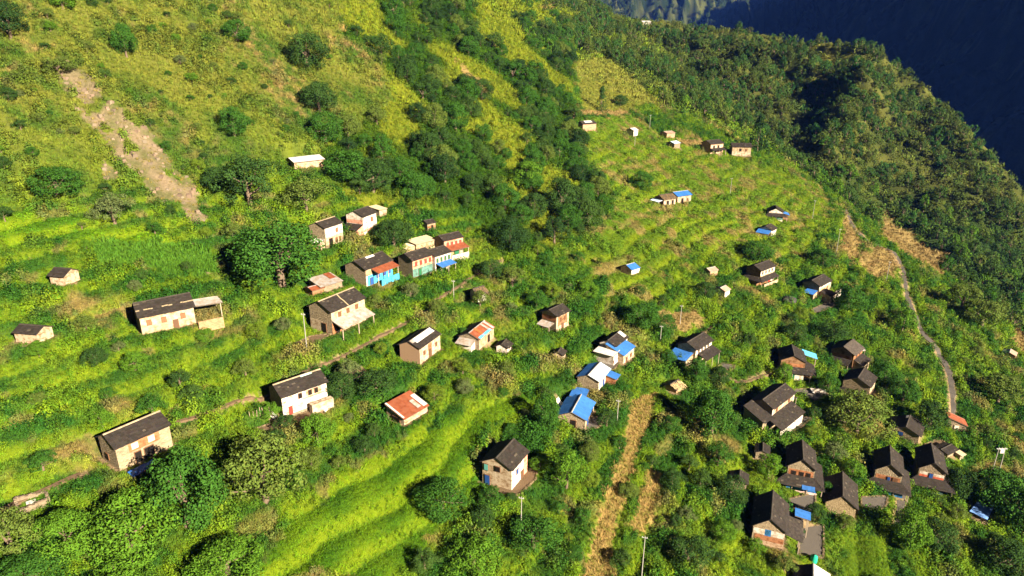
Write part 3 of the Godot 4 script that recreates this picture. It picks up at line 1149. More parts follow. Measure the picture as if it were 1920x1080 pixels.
# ---------------------------------------------------------------- paths, yards, small things
func make_path(called: String, w: float, a: Array):
	var pts := poly(a)
	var fine := PackedVector2Array()
	for i in pts.size() - 1:
		var n := int(pts[i].distance_to(pts[i + 1]) / .8) + 1
		for k in n:
			var t := float(k) / n
			var p0 := pts[maxi(i - 1, 0)]
			var p3 := pts[mini(i + 2, pts.size() - 1)]
			fine.push_back(pts[i].cubic_interpolate(pts[i + 1], p0, p3, t))
	begin()
	var prev := []
	for i in fine.size() - 1:
		var d := (fine[i + 1] - fine[i]).normalized()
		var s := Vector2(d.y, -d.x) * w * (.5 + .12 * sin(i * .7) + .08 * sin(i * 2.3))
		var p := fine[i]
		var y := height(p.x, p.y) + .3
		var l := Vector3(p.x - s.x, y, -(p.y - s.y))
		var r := Vector3(p.x + s.x, y - .05, -(p.y + s.y))
		if prev.size():
			var g := rng.randf_range(.8, 1.2)
			var c := Color(g, g, g)
			quad(prev[0], prev[1], r, l, c)
			quad(prev[1], prev[1] - Vector3(0, 1.3, 0), r - Vector3(0, 1.3, 0), r, c)
			quad(prev[0] - Vector3(0, 1.3, 0), prev[0], l, l - Vector3(0, 1.3, 0), c)
		prev = [l, r]
	var o := piece(called, "dirt" if called == "path" else "flags", self)
	tag(o, "", "", "", "structure")

func make_yard(y: Array):
	var pts := poly(y[0])
	var mid := Vector2.ZERO
	for p in pts: mid += p / pts.size()
	var h: float = y[2]
	begin()
	var idx := Geometry2D.triangulate_polygon(pts)
	for t in range(0, idx.size(), 3):
		var a := pts[idx[t]]; var b := pts[idx[t + 1]]; var c := pts[idx[t + 2]]
		if (b - a).cross(c - a) < 0:
			var q := b
			b = c; c = q
		tri(Vector3(a.x, h, -a.y), Vector3(b.x, h, -b.y), Vector3(c.x, h, -c.y))
	for i in pts.size():
		var a := pts[i]
		var b := pts[(i + 1) % pts.size()]
		if Geometry2D.is_polygon_clockwise(pts):
			var q := a
			a = b; b = q
		quad(Vector3(a.x, h - 2.5, -a.y), Vector3(b.x, h - 2.5, -b.y), Vector3(b.x, h, -b.y), Vector3(a.x, h, -a.y))
	var o := piece("yard", "dirt" if "earth" in y[1] else "flags", self)
	tag(o, y[1], "", "", "structure")
	# rim stones along the edge
	begin()
	for i in pts.size():
		var a := pts[i]
		var b := pts[(i + 1) % pts.size()]
		var n := int(a.distance_to(b) / .7)
		for k in n:
			var p := a.lerp(b, (k + .5) / n)
			var d := (b - a).normalized()
			var u := Vector3(d.x, 0, -d.y)
			box(Vector3(p.x, h + .04, -p.y) + rdir() * .04, u * .33, Vector3(0, rng.randf_range(.05, .1), 0), u.cross(Vector3.UP) * .17, Color.WHITE * rng.randf_range(.45, .8))
	tag(piece("rim_stones", "rubble", o), "", "", "", "stuff")

func make_tarp(t: Array):
	var p := poly(t[0])
	var n := 8
	var mid := Vector2.ZERO
	for q in p: mid += q / p.size()
	var base := on(mid.x, mid.y)
	begin()
	var grid := []
	for j in n + 1:
		for i in n + 1:
			var a: Vector2 = p[0].lerp(p[1], float(i) / n)
			var b: Vector2 = p[3 if p.size() > 3 else 2].lerp(p[2], float(i) / n)
			var q := a.lerp(b, float(j) / n)
			var lift: float = .6 if t[1] == "tin_sheet" else .45
			if t[3] > 0: lift = t[3]
			grid.append(Vector3(q.x, height(q.x, q.y) * .5 + base.y * .5 + lift + .13 * nz.lump.get_noise_2d(q.x * 9, q.y * 9) + .1 * sin(i * 1.7 + j), -q.y) - base)
	for j in n:
		for i in n:
			var k := j * (n + 1) + i
			var q := [grid[k], grid[k + 1], grid[k + n + 2], grid[k + n + 1]]
			if (q[1] - q[0]).cross(q[2] - q[0]).y < 0: q.reverse()
			quad(q[0], q[1], q[2], q[3])
			var dn := Vector3(0, -.03, 0)
			quad(q[3] + dn, q[2] + dn, q[1] + dn, q[0] + dn)
	var o := MeshInstance3D.new()
	o.mesh = commit()
	o.material_override = mats["tin_grey" if t[1] == "tin_sheet" else t[1]]
	o.name = numbered("tin_sheet" if t[1] == "tin_sheet" else "tarpaulin")
	o.position = base
	add_child(o, true)
	tag(o, t[2], "tin sheet" if t[1] == "tin_sheet" else "tarpaulin")

func make_pole(p: Array):
	var o := thing("utility_pole", p[3], "pole", on(p[0], p[1]))
	begin()
	tube([Vector3(0, -1, 0), Vector3(0, p[2] * .5, 0), Vector3(.04, p[2], 0)], [.11, .09, .07], 8)
	piece("shaft", "pole", o)
	begin()
	box(Vector3(0, p[2] - .35, 0), Vector3(.42, 0, .14), Vector3(0, .04, 0), Vector3(-.015, 0, .045))
	piece("crossarm", "metal", o)
	for s in [-.34, 0.0, .34]:
		begin()
		tube([Vector3(s, p[2] - .3, s * .33), Vector3(s, p[2] - .12, s * .33)], [.05, .04], 6)
		piece("insulator", "tin_white", o)

func make_small():
	# the transformer on its two legs at the right
	var t := thing("transformer_stand", "two-legged transformer stand near the right edge, above the leafy tree", "transformer", on(XF[0], XF[1]))
	for s in [-.9, .9]:
		begin()
		tube([Vector3(s, -1, 0), Vector3(s * .85, XF[2], 0)], [.13, .1], 8)
		piece("leg", "pole", t)
	begin()
	abox(-1.3, 1.3, XF[2] - .5, XF[2] - .36, -.1, .1)
	piece("crossarm", "metal", t)
	begin()
	abox(-.45, .45, XF[2] - 1.5, XF[2] - .52, -.35, .35)
	piece("transformer_tank", "tin_white", t)
	for s in [-.7, 0.0, .7]:
		begin()
		tube([Vector3(s, XF[2] - .36, 0), Vector3(s, XF[2] - .05, 0)], [.06, .05], 6)
		piece("insulator", "tin_white", t)
	# the ruin at lower left: four broken walls of rough stone
	var r := thing("stone_ruin", "roofless stone ruin at the far left, below the long narrow house", "ruin", on(RUIN[0], RUIN[1]))
	r.rotation.y = deg_to_rad(40)
	r.scale = Vector3.ONE * .72
	for k in 4:
		begin()
		var u := Vector3(1, 0, 0) if k % 2 == 0 else Vector3(0, 0, 1)
		var v := Vector3(0, 0, 1) if k % 2 == 0 else Vector3(1, 0, 0)
		var side_ := -1.0 if k < 2 else 1.0
		var hw := 2.4 if k % 2 == 0 else 1.7
		for i in 9:
			var x := lerpf(-hw, hw, (i + .5) / 9.0)
			var hh := (1.5 - i * .12 if side_ < 0 else .6 + .05 * i) + rng.randf_range(-.12, .12)
			box(u * x + v * side_ * (1.7 if k % 2 == 0 else 2.4) + Vector3(0, hh / 2 - .6, 0), u * (hw / 9.0), Vector3(0, hh / 2 + .6, 0), v * .28, Color.WHITE * rng.randf_range(.8, 1.1))
		piece("wall", "greystone", r)
	begin()
	abox(-1.0, .6, .3, .42, -.6, .5)
	piece("fallen_sheet", "tin_white", r)
	# the bright blue-green water tank in the paved yard
	var w := thing("water_tank", "turquoise water tank on the paved yard at lower right", "tank", Vector3(TANK[0], TANK[2], -TANK[1]))
	begin()
	tube([Vector3(0, 0, 0), Vector3(0, 1.2, 0), Vector3(0, 1.35, 0)], [.62, .62, .3], 14)
	piece("tank_body", "teal_tank", w)
	begin()
	tube([Vector3(0, 1.33, 0), Vector3(0, 1.45, 0), Vector3(0, 1.46, 0)], [.25, .25, .02], 12)
	piece("lid", "teal_tank", w)
	# black plastic heap by the larger slate house
	var b := thing("covered_heap", "low dark heap under black plastic left of the blue lean-to", "heap", on(HEAP[0], HEAP[1]))
	begin()
	for j in 6:
		for i in 14:
			var q := []
			for c in [[i, j], [i + 1, j], [i + 1, j + 1], [i, j + 1]]:
				var a: float = TAU * c[0] / 14.0
				var e: float = c[1] / 6.0 * PI / 2
				q.append(Vector3(cos(a) * cos(e) * 2.6, sin(e) * 1.7, -sin(a) * cos(e) * 1.9) * (1.0 + .06 * sin(a * 5.0 + e * 3.0)))
			quad(q[0], q[1], q[2], q[3], Color(.05, .05, .05))
	piece("plastic_cover", "tarp_white", b)
	# fence of pale sticks left of the white-fronted house
	var fe := thing("stick_fence", "short row of pale upright sticks left of the white-fronted house", "fence", on(FENCE[0], FENCE[1]))
	fe.rotation.y = .5
	for k in 7:
		begin()
		var x := k * .55 - 1.6
		tube([Vector3(x, -.4, 0), Vector3(x + rng.randf_range(-.12, .12), rng.randf_range(1.2, 1.8), rng.randf_range(-.1, .1))], [.07, .05], 6)
		piece("stick", "cream", fe)

func add_wires():
	pass

# ---------------------------------------------------------------- tables
const HOUSES := [
	[-66.18, 120.57, 73.75, 54, 9.3, 6, 3.7, "long slate-roofed stone house with grey tin porch, alone on the upper left slope", {"wall": "stone", "pitch": 28, "ov": 0.45, "stripe": 1, "panels": [["F", -4.6, 4.6, 0.02, 1.45, "peach"], ["F", -4.6, 4.6, 1.47, 3.3, "plaster"], ["F", -1.6, 0.2, 1.5, 2.5, "cream"], ["F", -4.6, 1.5, 3.0, 3.6, "tan"]], "open": [["F", -3.2, 1.7, 0.7, 0.9, "shutter"], ["F", -0.7, 1.7, 0.7, 0.9, "shutter"], ["F", 2.6, 1.7, 0.7, 0.9, "shutter"], ["F", 1.2, 0.05, 0.8, 1.6, "wooddoor"]], "annex": [["H", -2.0, 2.3, 0, 5.2, 3.0, 2.7, "tin_grey", "", 2, 0, 0]], "low": [[4.7, 9.2, 1.9, 2.2, 1.0, "mudstone"]]}, "house", "stone_house"],
	[-58.28, 91.38, 64.38, 36, 8.2, 5.2, 4, "long narrow stone house with dark slate roof beside the big trees at lower left", {"wall": "stone", "pitch": 27, "ov": 0.35, "ridgecap": "tan", "panels": [["F", -4.1, -2.3, 0.1, 3.9, "stonewhite"], ["F", -2.3, 2.4, 2.2, 3.9, "orangemud"], ["F", 2.4, 4.1, 0.1, 3.9, "stonewhite"]], "open": [["F", -1.4, 2.6, 0.9, 0.9, "whitepanel"], ["F", 1.1, 2.6, 0.9, 0.9, "whitepanel"], ["F", -1.2, 0.05, 0.9, 1.8, "dark"], ["F", 0.5, 0.05, 1.4, 1.8, "dark"], ["G", -0.6, 0.9, 0.7, 0.9, "dark"]]}, "house", "stone_house"],
	[-38.59, 109.6, 62.71, 47, 8.6, 4.8, 4.1, "white-fronted slate house with dark blue sheeting on the back of its roof", {"wall": "greystone", "pitch": 28, "ov": 0.4, "ridgecap": "tan", "panels": [["F", -4.3, 4.3, 0.1, 4.0, "white"], ["F", -0.6, 4.3, 2.0, 2.3, "tan"], ["F", 0.2, 3.2, 2.4, 3.5, "tan"]], "open": [["F", -2.9, 0.05, 0.6, 1.5, "reddoor"], ["F", 1.0, 2.5, 0.6, 0.9, "dark"], ["F", 2.2, 2.5, 0.6, 0.9, "dark"], ["F", -0.9, 2.5, 0.6, 0.9, "dark"]], "low": [[0.2, 4.4, 0.9, 2.0, 1.3, "plaster"]], "patch": [["B", -2.0, 3.6, 0.1, 2.4, "tin_darkblue"], ["F", 0.5, 2.7, 0.05, 0.45, "tin_teal"]]}, "house", "stone_house"],
	[-19.93, 113.97, 57.85, 37, 6.2, 4.6, 1.35, "low shed under a rusty red tin roof with white sheets, above the rice terraces", {"wall": "plaster", "pitch": 17, "mono": 1, "ov": 0.35, "kinds": ["tin_rust", "tin_rust"], "patch": [["F", 0.9, 1.9, 2.2, 4.6, "tin_grey"], ["F", 2.2, 3.3, 1.2, 4.9, "tin_white"], ["F", -3.3, -2.9, 0, 5.0, "tin_white"]], "panels": [["F", -3, 3, 0.1, 1.2, "cream"]], "open": [["G", 0.3, 0.05, 1.8, 1.0, "dark"]]}, "shed", "tin_shed"],
	[-37.37, 136.01, 67.19, 32, 9.8, 6.4, 5.2, "tall stone house with a pale tin porch roof along its front, left of centre", {"wall": "stone", "pitch": 27, "ov": 0.4, "ridgecap": "tan", "panels": [["F", -4.9, 4.9, 2.9, 5.0, "cream"], ["F", -4.9, -1.5, 0.05, 2.6, "orangemud"], ["F", -1.5, 4.9, 0.05, 2.6, "plaster"], ["G", -3.2, 0.4, 0.0, 2.5, "cream"]], "open": [["F", -2.6, 3.5, 0.7, 0.9, "wood"], ["F", -0.2, 3.5, 0.7, 0.9, "wood"], ["F", 2.4, 3.5, 0.7, 0.9, "wood"], ["G", 0.9, 0.05, 1.1, 2.1, "dark"], ["F", -3.4, 0.05, 0.9, 1.8, "dark"], ["F", 1.4, 0.9, 0.7, 0.9, "wood"]], "stripeX": 1, "annex": [["F", -4.9, 4.6, 0, 2.9, 3.1, 2.1, "tin_grey", "", 3, 0, 0]]}, "house", "stone_house"],
	[-19.62, 133.02, 61.33, 25, 8.2, 4.9, 3.7, "small house with a band of white tin laid over its slate roof, planked gable wall", {"wall": "planks", "pitch": 24, "ov": 0.35, "panels": [["F", -4.1, 4.1, 0.05, 3.6, "plaster"], ["F", -0.8, 0.6, 0.8, 3.3, "orangemud"]], "open": [["F", -0.1, 0.1, 0.9, 1.8, "wooddoor"], ["F", -2.4, 1.6, 0.6, 0.8, "wood"], ["F", 2.4, 1.6, 0.6, 0.8, "wood"]], "patch": [["F", -3.3, 3.6, 0.12, 1.5, "tin_white"], ["F", -4.3, -2.8, 0.1, 1.0, "tin_grey"]]}, "house", "stone_house"],
	[-8.03, 142.78, 59.92, 24, 7.6, 4.9, 2.6, "house with orange rusty roof edged by a bright blue strip, right of the planked house", {"wall": "greystone", "pitch": 24, "ov": 0.3, "kinds": ["tin_rust", "slate"], "patch": [["F", 1.2, 2.0, 0, 2.9, "tin_grey"], ["F", 2.7, 3.5, 0, 2.9, "tin_grey"], ["F", -1.9, -1.1, 0, 2.9, "tin_rust2"], ["F", -3.7, 2.1, 2.35, 3.2, "tin_cyan"]], "panels": [["F", -3.8, 3.8, 0.05, 2.4, "tan"]], "open": [["F", 1, 0.1, 0.9, 1.7, "dark"]], "annex": [["G", -2.4, 1.6, 0, 2.0, 2.2, 1.7, "tin_grey", "white", 0, 0, 0]]}, "house", "tin_house"],
	[-46.11, 164.11, 76.86, 28, 6.3, 5, 5.2, "left half of the upper pair of white houses, with a stone gable towards the viewer", {"wall": "stone", "pitch": 25, "ov": 0.3, "ridgecap": "tan", "panels": [["F", -3.1, 3.1, 2.8, 5.1, "white"], ["F", -3.1, 3.1, 0.05, 2.8, "cream"]], "open": [["F", -1.4, 0.05, 1.1, 2.2, "dark"], ["F", 0.6, 1.0, 0.6, 1.0, "wood"], ["F", 1.9, 1.0, 0.6, 1.0, "wood"], ["F", 1.0, 3.4, 0.6, 0.9, "shutter"]], "annex": [["G", -1.0, 2.3, 0, 1.6, 2.2, 1.8, "tin_white", "cream", 0, 0, 0]]}, "house", "stone_house"],
	[-39.49, 174.67, 77.08, 24, 5.9, 5.2, 5.2, "right half of the upper pair of white houses, with red shutters and white gable", {"wall": "white", "pitch": 24, "ov": 0.3, "panels": [["G", -2.5, 2.5, 3.2, 4.2, "pink"], ["F", -2.9, 2.9, 1.0, 1.6, "pink"]], "open": [["F", 0.8, 3.2, 0.8, 1.0, "shutter"], ["G", 0.5, 1.0, 1.0, 1.4, "reddoor"], ["G", -1.2, 1.0, 1.0, 1.4, "reddoor"]], "annex": [["G", -2.4, 2.6, 0, 2.6, 3.0, 2.2, "slate", "pink", 0, 0, 0]]}, "house", "stone_house"],
	[-37.09, 184.86, 79.43, 40, 2.6, 4.4, 1.7, "small hut with flat cream roof just above the upper pair of white houses", {"wall": "cream", "pitch": 4, "mono": 1, "ov": 0.25, "kinds": ["tin_cream", "tin_cream"]}, "hut", "hut"],
	[-23.44, 185.87, 75.12, 50, 2.7, 3.1, 1.9, "tiny stone hut with slate roof below the dark gully, upslope of the long row", {"wall": "stone", "pitch": 20, "ov": 0.3, "panels": [["F", -1.3, 1.3, 0.6, 1.2, "orangemud"]], "open": [["F", 0.2, 0.05, 0.6, 1.2, "dark"]]}, "hut", "stone_hut"],
	[-34.33, 155.82, 70.62, 33, 9, 6.6, 4.2, "slate house with bright blue front and rusty tin porch, left end of the long row", {"wall": "stone", "pitch": 24, "ov": 0.35, "panels": [["F", -4.5, 4.5, 0.05, 2.5, "cyan"], ["F", -4.5, 4.5, 2.5, 4.1, "tan"], ["F", -4.5, -4.1, 0.05, 2.6, "white"]], "open": [["F", -2.8, 0.1, 0.9, 1.7, "bluedoor"], ["F", -0.6, 1.2, 1.0, 1.0, "bluedoor"], ["F", 1.6, 1.2, 1.0, 1.0, "bluedoor"], ["F", 3.3, 1.2, 0.8, 1.0, "bluedoor"]], "patch": [["F", -1.3, 1.4, 0.05, 0.75, "tin_white"]], "annex": [["F", -2.8, 4.4, 0, 2.2, 3.9, 3.2, "tin_rust", "", 3, 0, 0]], "low": [[-1.6, 4.4, 2.0, 2.2, 1.25, "cyan"]]}, "house", "stone_house"],
	[-24.29, 163.68, 69.63, 40, 6.7, 5.2, 4.5, "pink-fronted slate house with red windows in the middle of the long row", {"wall": "stone", "pitch": 25, "ov": 0.3, "panels": [["F", -3.3, 3.3, 2.3, 4.4, "pink"], ["F", -3.3, 3.3, 0.05, 2.3, "teal"], ["F", -3.3, 3.3, 2.15, 2.45, "tan"]], "open": [["F", -2.2, 2.8, 0.6, 1.0, "redwin"], ["F", -0.6, 2.8, 0.6, 1.0, "redwin"], ["F", 1.0, 2.8, 0.6, 1.0, "redwin"], ["F", 2.5, 2.8, 0.6, 1.0, "redwin"], ["F", -1.0, 0.05, 0.9, 1.8, "greendoor"]]}, "house", "stone_house"],
	[-19.52, 167.81, 69.07, 40, 5.6, 5, 4.6, "white slate house with green shutters and blue awning, in the long row", {"wall": "white", "pitch": 25, "ov": 0.3, "open": [["F", -2.0, 2.9, 0.6, 1.0, "greendoor"], ["F", -0.6, 2.9, 0.6, 1.0, "greendoor"], ["F", 0.8, 2.9, 0.6, 1.0, "greendoor"], ["F", 2.1, 2.9, 0.6, 1.0, "greendoor"], ["F", -1.8, 0.05, 1.0, 1.8, "greendoor"], ["F", 0.2, 0.05, 1.0, 1.8, "greendoor"]], "annex": [["F", -2.6, 2.7, 0, 2.0, 2.6, 2.1, "tin_blue", "", 3, 0, 0]]}, "house", "stone_house"],
	[-24.16, 174.84, 72.51, 44, 6.6, 4, 2.2, "flat cream-roofed shed behind the long row of houses", {"wall": "tan", "pitch": 5, "mono": 1, "ov": 0.3, "kinds": ["tin_cream", "tin_cream"], "annex": [["G", -1.6, 1.6, 0, 3.0, 1.9, 1.6, "tin_cream", "tan", 0, 0, 0]]}, "shed", "flat_roof_shed"],
	[-17.01, 176.61, 70.59, 48, 6.4, 4.4, 4.6, "slate house with red windows above a rust-red porch roof, right end of the long row", {"wall": "greystone", "pitch": 24, "ov": 0.3, "panels": [["F", -3.1, 3.1, 2.6, 4.5, "pink"], ["F", -3.1, 3.1, 0.05, 2.4, "plaster"]], "open": [["F", -2.0, 3.0, 0.6, 0.9, "redwin"], ["F", -0.6, 3.0, 0.6, 0.9, "redwin"], ["F", 0.8, 3.0, 0.6, 0.9, "redwin"], ["F", 2.2, 3.0, 0.6, 0.9, "redwin"], ["F", 0.8, 0.2, 1.6, 1.5, "greendoor"]], "annex": [["F", -2.8, 3.3, 0, 2.4, 3.0, 2.4, "tin_rust", "", 3, 0, 0]], "low": [[-2.6, 3.2, 2.2, 2.45, 1.0, "white"]]}, "house", "stone_house"],
	[-8.38, 158.42, 64.02, 50, 2.6, 3, 2.6, "small white hut under a dark thatched roof, below the long row", {"wall": "white", "pitch": 30, "ov": 0.7, "kinds": ["straw", "straw"]}, "hut", "thatched_hut"],
	[10.75, 156.56, 57.66, 40, 5.2, 4.4, 4.4, "tall narrow slate house with brown-patched white front, centre of the village", {"wall": "stonewhite", "pitch": 24, "ov": 0.4, "panels": [["F", -2.5, 2.5, 0.2, 4.2, "plaster"], ["F", -1.9, 2.0, 1.4, 3.8, "brownmud"], ["G", -2.1, 2.1, 2.7, 4.0, "orangemud"]], "open": [["F", -0.8, 2.4, 0.6, 0.9, "wood"], ["F", 0.9, 2.4, 0.6, 0.9, "wood"], ["F", 0, 0.05, 0.8, 1.7, "wooddoor"]], "annex": [["G", -2.2, 1.6, 0, 2.0, 2.2, 1.8, "tin_grey", "", 2, 0, 0]]}, "house", "stone_house"],
	[26.19, 150.28, 51.76, 34, 6.2, 4.6, 2.9, "house with a single plain blue tin roof, between slate house and light blue roof", {"wall": "cream", "pitch": 20, "mono": 1, "ov": 0.3, "kinds": ["tin_blue", "tin_blue"], "panels": [["F", -3.0, 3.0, 0.1, 2.7, "plaster"]], "open": [["F", -1.2, 0.05, 0.8, 1.7, "wooddoor"], ["F", 1.2, 1.0, 0.8, 0.8, "wood"], ["G", -0.6, 0.05, 1.5, 1.8, "dark"]]}, "house", "tin_house"],
	[24.88, 152.52, 53.06, 34, 6.6, 4.2, 3, "white-walled slate house adjoining the plain blue tin roof on its uphill side", {"wall": "white", "pitch": 26, "ov": 0.3, "kinds": ["slate", "slate"], "patch": [["F", 1.8, 3.2, 0.0, 2.0, "tin_white"]], "annex": [["G", -2.0, 3.4, 0, 3.4, 2.2, 2.0, "tin_white", "white", 0, 0, 0]], "panels": [["G", -2.0, 3.4, 0.05, 0.9, "orangemud", 3.2]]}, "house", "stone_house"],
	[18.59, 138.86, 51.46, 28, 7, 5, 2.5, "house with pale blue-white tin roof and orange side room, above the bright blue roof", {"wall": "stone", "pitch": 22, "ov": 0.3, "kinds": ["tin_ltblue", "tin_blue"], "panels": [["F", -3.4, 3.4, 0.1, 2.4, "white"]], "open": [["F", -0.5, 0.05, 0.8, 1.7, "bluedoor"]], "annex": [["F", 0.6, 3.4, 0, 2.4, 2.2, 1.7, "tin_blue", "orangemud", 0, 0, 0]]}, "house", "tin_house"],
	[13.5, 126.06, 50.04, 20, 7.6, 5.8, 2.1, "bright blue tin-roofed house beside the dry stubble strip, lower centre", {"wall": "stone", "pitch": 23, "ov": 0.35, "kinds": ["tin_blue", "tin_blue"], "panels": [["F", -3.7, 3.7, 0.1, 1.9, "cream"]], "open": [["F", -2, 0.05, 0.9, 1.6, "bluedoor"], ["G", 0.5, 0.05, 0.9, 1.5, "dark"]], "annex": [["H", -1.0, 2.6, 0, 3.4, 2.6, 2.9, "tin_blue", "", 0, 0, 0]]}, "house", "tin_house"],
	[46.99, 159.79, 47.84, 43, 8.4, 5, 4.4, "slate house with slate porch, blue tin lean-to and a cyan corner wall", {"wall": "cream", "pitch": 25, "ov": 0.35, "panels": [["F", -4.2, 4.2, 2.7, 4.3, "white"], ["F", 1.6, 4.1, 0.1, 2.0, "cyan"]], "open": [["F", -2.6, 3.1, 0.5, 0.8, "dark"], ["F", -1.0, 3.1, 0.5, 0.8, "dark"], ["F", 0.6, 3.1, 0.5, 0.8, "dark"], ["F", 2.2, 3.1, 0.5, 0.8, "dark"], ["F", -2, 0.05, 0.9, 1.8, "wooddoor"]], "annex": [["F", -3.2, 4.3, 0, 2.5, 2.8, 1.9, "slate", "", 3, 0, 0], ["G", -3.2, 2.0, 0, 3.6, 3.1, 2.2, "tin_blue", "cream", 0, 0, 0]]}, "house", "stone_house"],
	[38.32, 143.88, 47.32, 45, 3.4, 3.4, 0.9, "small hut covered with pale straw, right of the stubble strip", {"wall": "mudstone", "pitch": 24, "ov": 0.3, "kinds": ["straw_pale", "straw_pale"]}, "hut", "straw_hut"],
	[-1.23, 104.84, 50.19, 27, 6.4, 5.8, 4.6, "cream-gabled slate house with blue door standing alone at bottom centre", {"wall": "cream", "pitch": 28, "ov": 0.4, "panels": [["F", -3.1, 3.1, 0.1, 4.4, "white"], ["F", 1.6, 3.1, 0.1, 4.4, "pink"]], "open": [["G", -1.9, 0.05, 0.9, 1.9, "bluedoor"], ["G", -2.1, 3.0, 0.7, 1.2, "tealwin"], ["G", 0.2, 3.4, 0.9, 0.9, "dark"], ["F", -1.0, 2.4, 0.7, 0.9, "bluedoor"], ["F", 1.0, 0.05, 0.9, 1.8, "wooddoor"]]}, "house", "stone_house"],
	[93.87, 164.64, 34.88, 38, 7.2, 6.6, 4.2, "slate house with white posts in front, lowest of the stacked trio beside the road", {"wall": "stonewhite", "pitch": 27, "ov": 0.3, "panels": [["F", -2.8, 2.8, 0.1, 3.3, "cream"]], "open": [["F", -1.2, 0.05, 0.8, 1.7, "dark"], ["F", 1, 0.05, 0.8, 1.7, "dark"]], "annex": [["G", -2.8, 2.8, 0, 2.2, 2.2, 1.5, "slate", "greystone", 0, 1, 0], ["H", -2.8, 2.8, 0, 2.0, 2.6, 2.0, "slate", "white", 0, 0, 0]]}, "house", "stone_house"],
	[96.56, 178.75, 37.17, 45, 7, 6.2, 4.4, "slate house with orange upper wall and white tin lean-to, topmost of the stacked trio", {"wall": "brownmud", "pitch": 27, "ov": 0.35, "kinds": ["slate_pale", "slate"], "panels": [["F", -3.1, 3.1, 2.4, 4.0, "orangemud"], ["G", -2.6, 2.6, 2.4, 3.6, "orangemud"]], "open": [["F", -1, 2.7, 0.7, 0.9, "wood"], ["F", 1.2, 2.7, 0.7, 0.9, "wood"]], "annex": [["F", -3.2, 3.2, 0, 2.6, 2.7, 1.7, "slate", "cream", 0, 0, 0], ["G", -2.7, 2.7, 0, 2.0, 2.5, 1.7, "slate", "", 2, 0, 0], ["H", -3.2, 2.0, 0, 2.6, 3.2, 2.6, "tin_white", "", 2, 0, 0]]}, "house", "stone_house"],
	[75.63, 166.92, 40.28, 16, 7.2, 6, 4.6, "slate house with green door and light blue tin roof beside it, left of the trio", {"wall": "brownmud", "pitch": 27, "ov": 0.35, "panels": [["G", -2.6, 2.8, -0.3, 1.8, "white", 1.5], ["G", -1.2, 0.6, 0.05, 1.75, "greendoor", 1.54], ["G", -2.5, 2.5, 2.9, 3.9, "orangemud"]], "annex": [["G", -2.8, 2.8, 0, 1.8, 2.9, 2.0, "slate", "", 3, 1, 1], ["F", -3.2, 1.6, 0, 2.4, 2.8, 2.0, "slate", "brownmud", 0, 1, 0], ["F", 1.7, 5.2, 0, 3.4, 4.4, 3.5, "tin_cyan", "", 2, 0, 0]]}, "house", "stone_house"],
	[61.97, 143.26, 40.35, 46, 11.2, 5.2, 5.2, "long two-tier slate house with white balustrade above its own stone courtyard", {"wall": "stone", "pitch": 26, "ov": 0.3, "panels": [["F", -5.5, 5.5, 3.4, 5.0, "peach"], ["F", -5.6, -5.1, 3.0, 5.0, "white"], ["F", -0.6, 0, 3.6, 4.8, "tealwin"], ["F", 5.0, 5.6, 3.0, 5.0, "white"], ["F", -5.5, 5.5, 0.05, 2.4, "cream"]], "open": [["F", -3.4, 3.7, 0.7, 0.9, "wood"], ["F", 2.8, 3.7, 0.7, 0.9, "wood"], ["F", -2, 0.05, 0.9, 1.8, "wooddoor"], ["F", 1.2, 0.05, 0.9, 1.8, "wooddoor"]], "wing": [[-9.6, -5.6, 3.3, 5.4, "stone", "slate"]], "annex": [["F", -7.6, 4.4, 0, 3.3, 3.3, 1.9, "slate", "", 5, 0, 0], ["H", -2.4, 2.8, 0, 2.6, 3.2, 2.5, "slate", "", 2, 0, 0]], "low": [[-7.2, 4.3, 3.0, 3.25, 0.9, "white"]]}, "house", "stone_house"],
	[61.82, 124.65, 35.98, 20, 7.3, 5.2, 5.1, "slate house with orange gable strip and blue porch wall, left of three in a row", {"wall": "stone", "pitch": 37, "ov": 0.5, "panels": [["G", -2.4, 2.4, 2.9, 4.3, "orangemud"], ["G", -2.6, 3.2, 0.45, 1.65, "blue", 1.7], ["G", -2.6, 3.4, -0.6, 0.5, "whitepink", 1.72]], "open": [["G", -1.3, 3.0, 0.7, 0.9, "dark"], ["G", 0.2, 3.0, 0.7, 0.9, "dark"], ["G", 1.5, 3.0, 0.7, 0.9, "dark"], ["G", 0.4, 0.05, 0.8, 1.6, "orangemud"]], "annex": [["G", -2.6, 2.6, 0, 1.9, 2.9, 1.8, "slate", "", 4, 1, 1], ["F", -3.6, 3.6, 0, 1.8, 2.9, 1.9, "slate", "stone", 0, 1, 0], ["G", 0.4, 2.9, 1.7, 2.6, 1.9, 1.6, "tin_blue", "", 0, 0, 0]]}, "house", "stone_house"],
	[68.89, 119.66, 32.9, 24, 8.8, 5.6, 3, "plain stone barn with bare rubble gable between the two blue-porched houses", {"wall": "rubble", "pitch": 37, "ov": 0.3, "open": [["F", -1, 0.05, 0.9, 1.7, "dark"]]}, "barn", "stone_barn"],
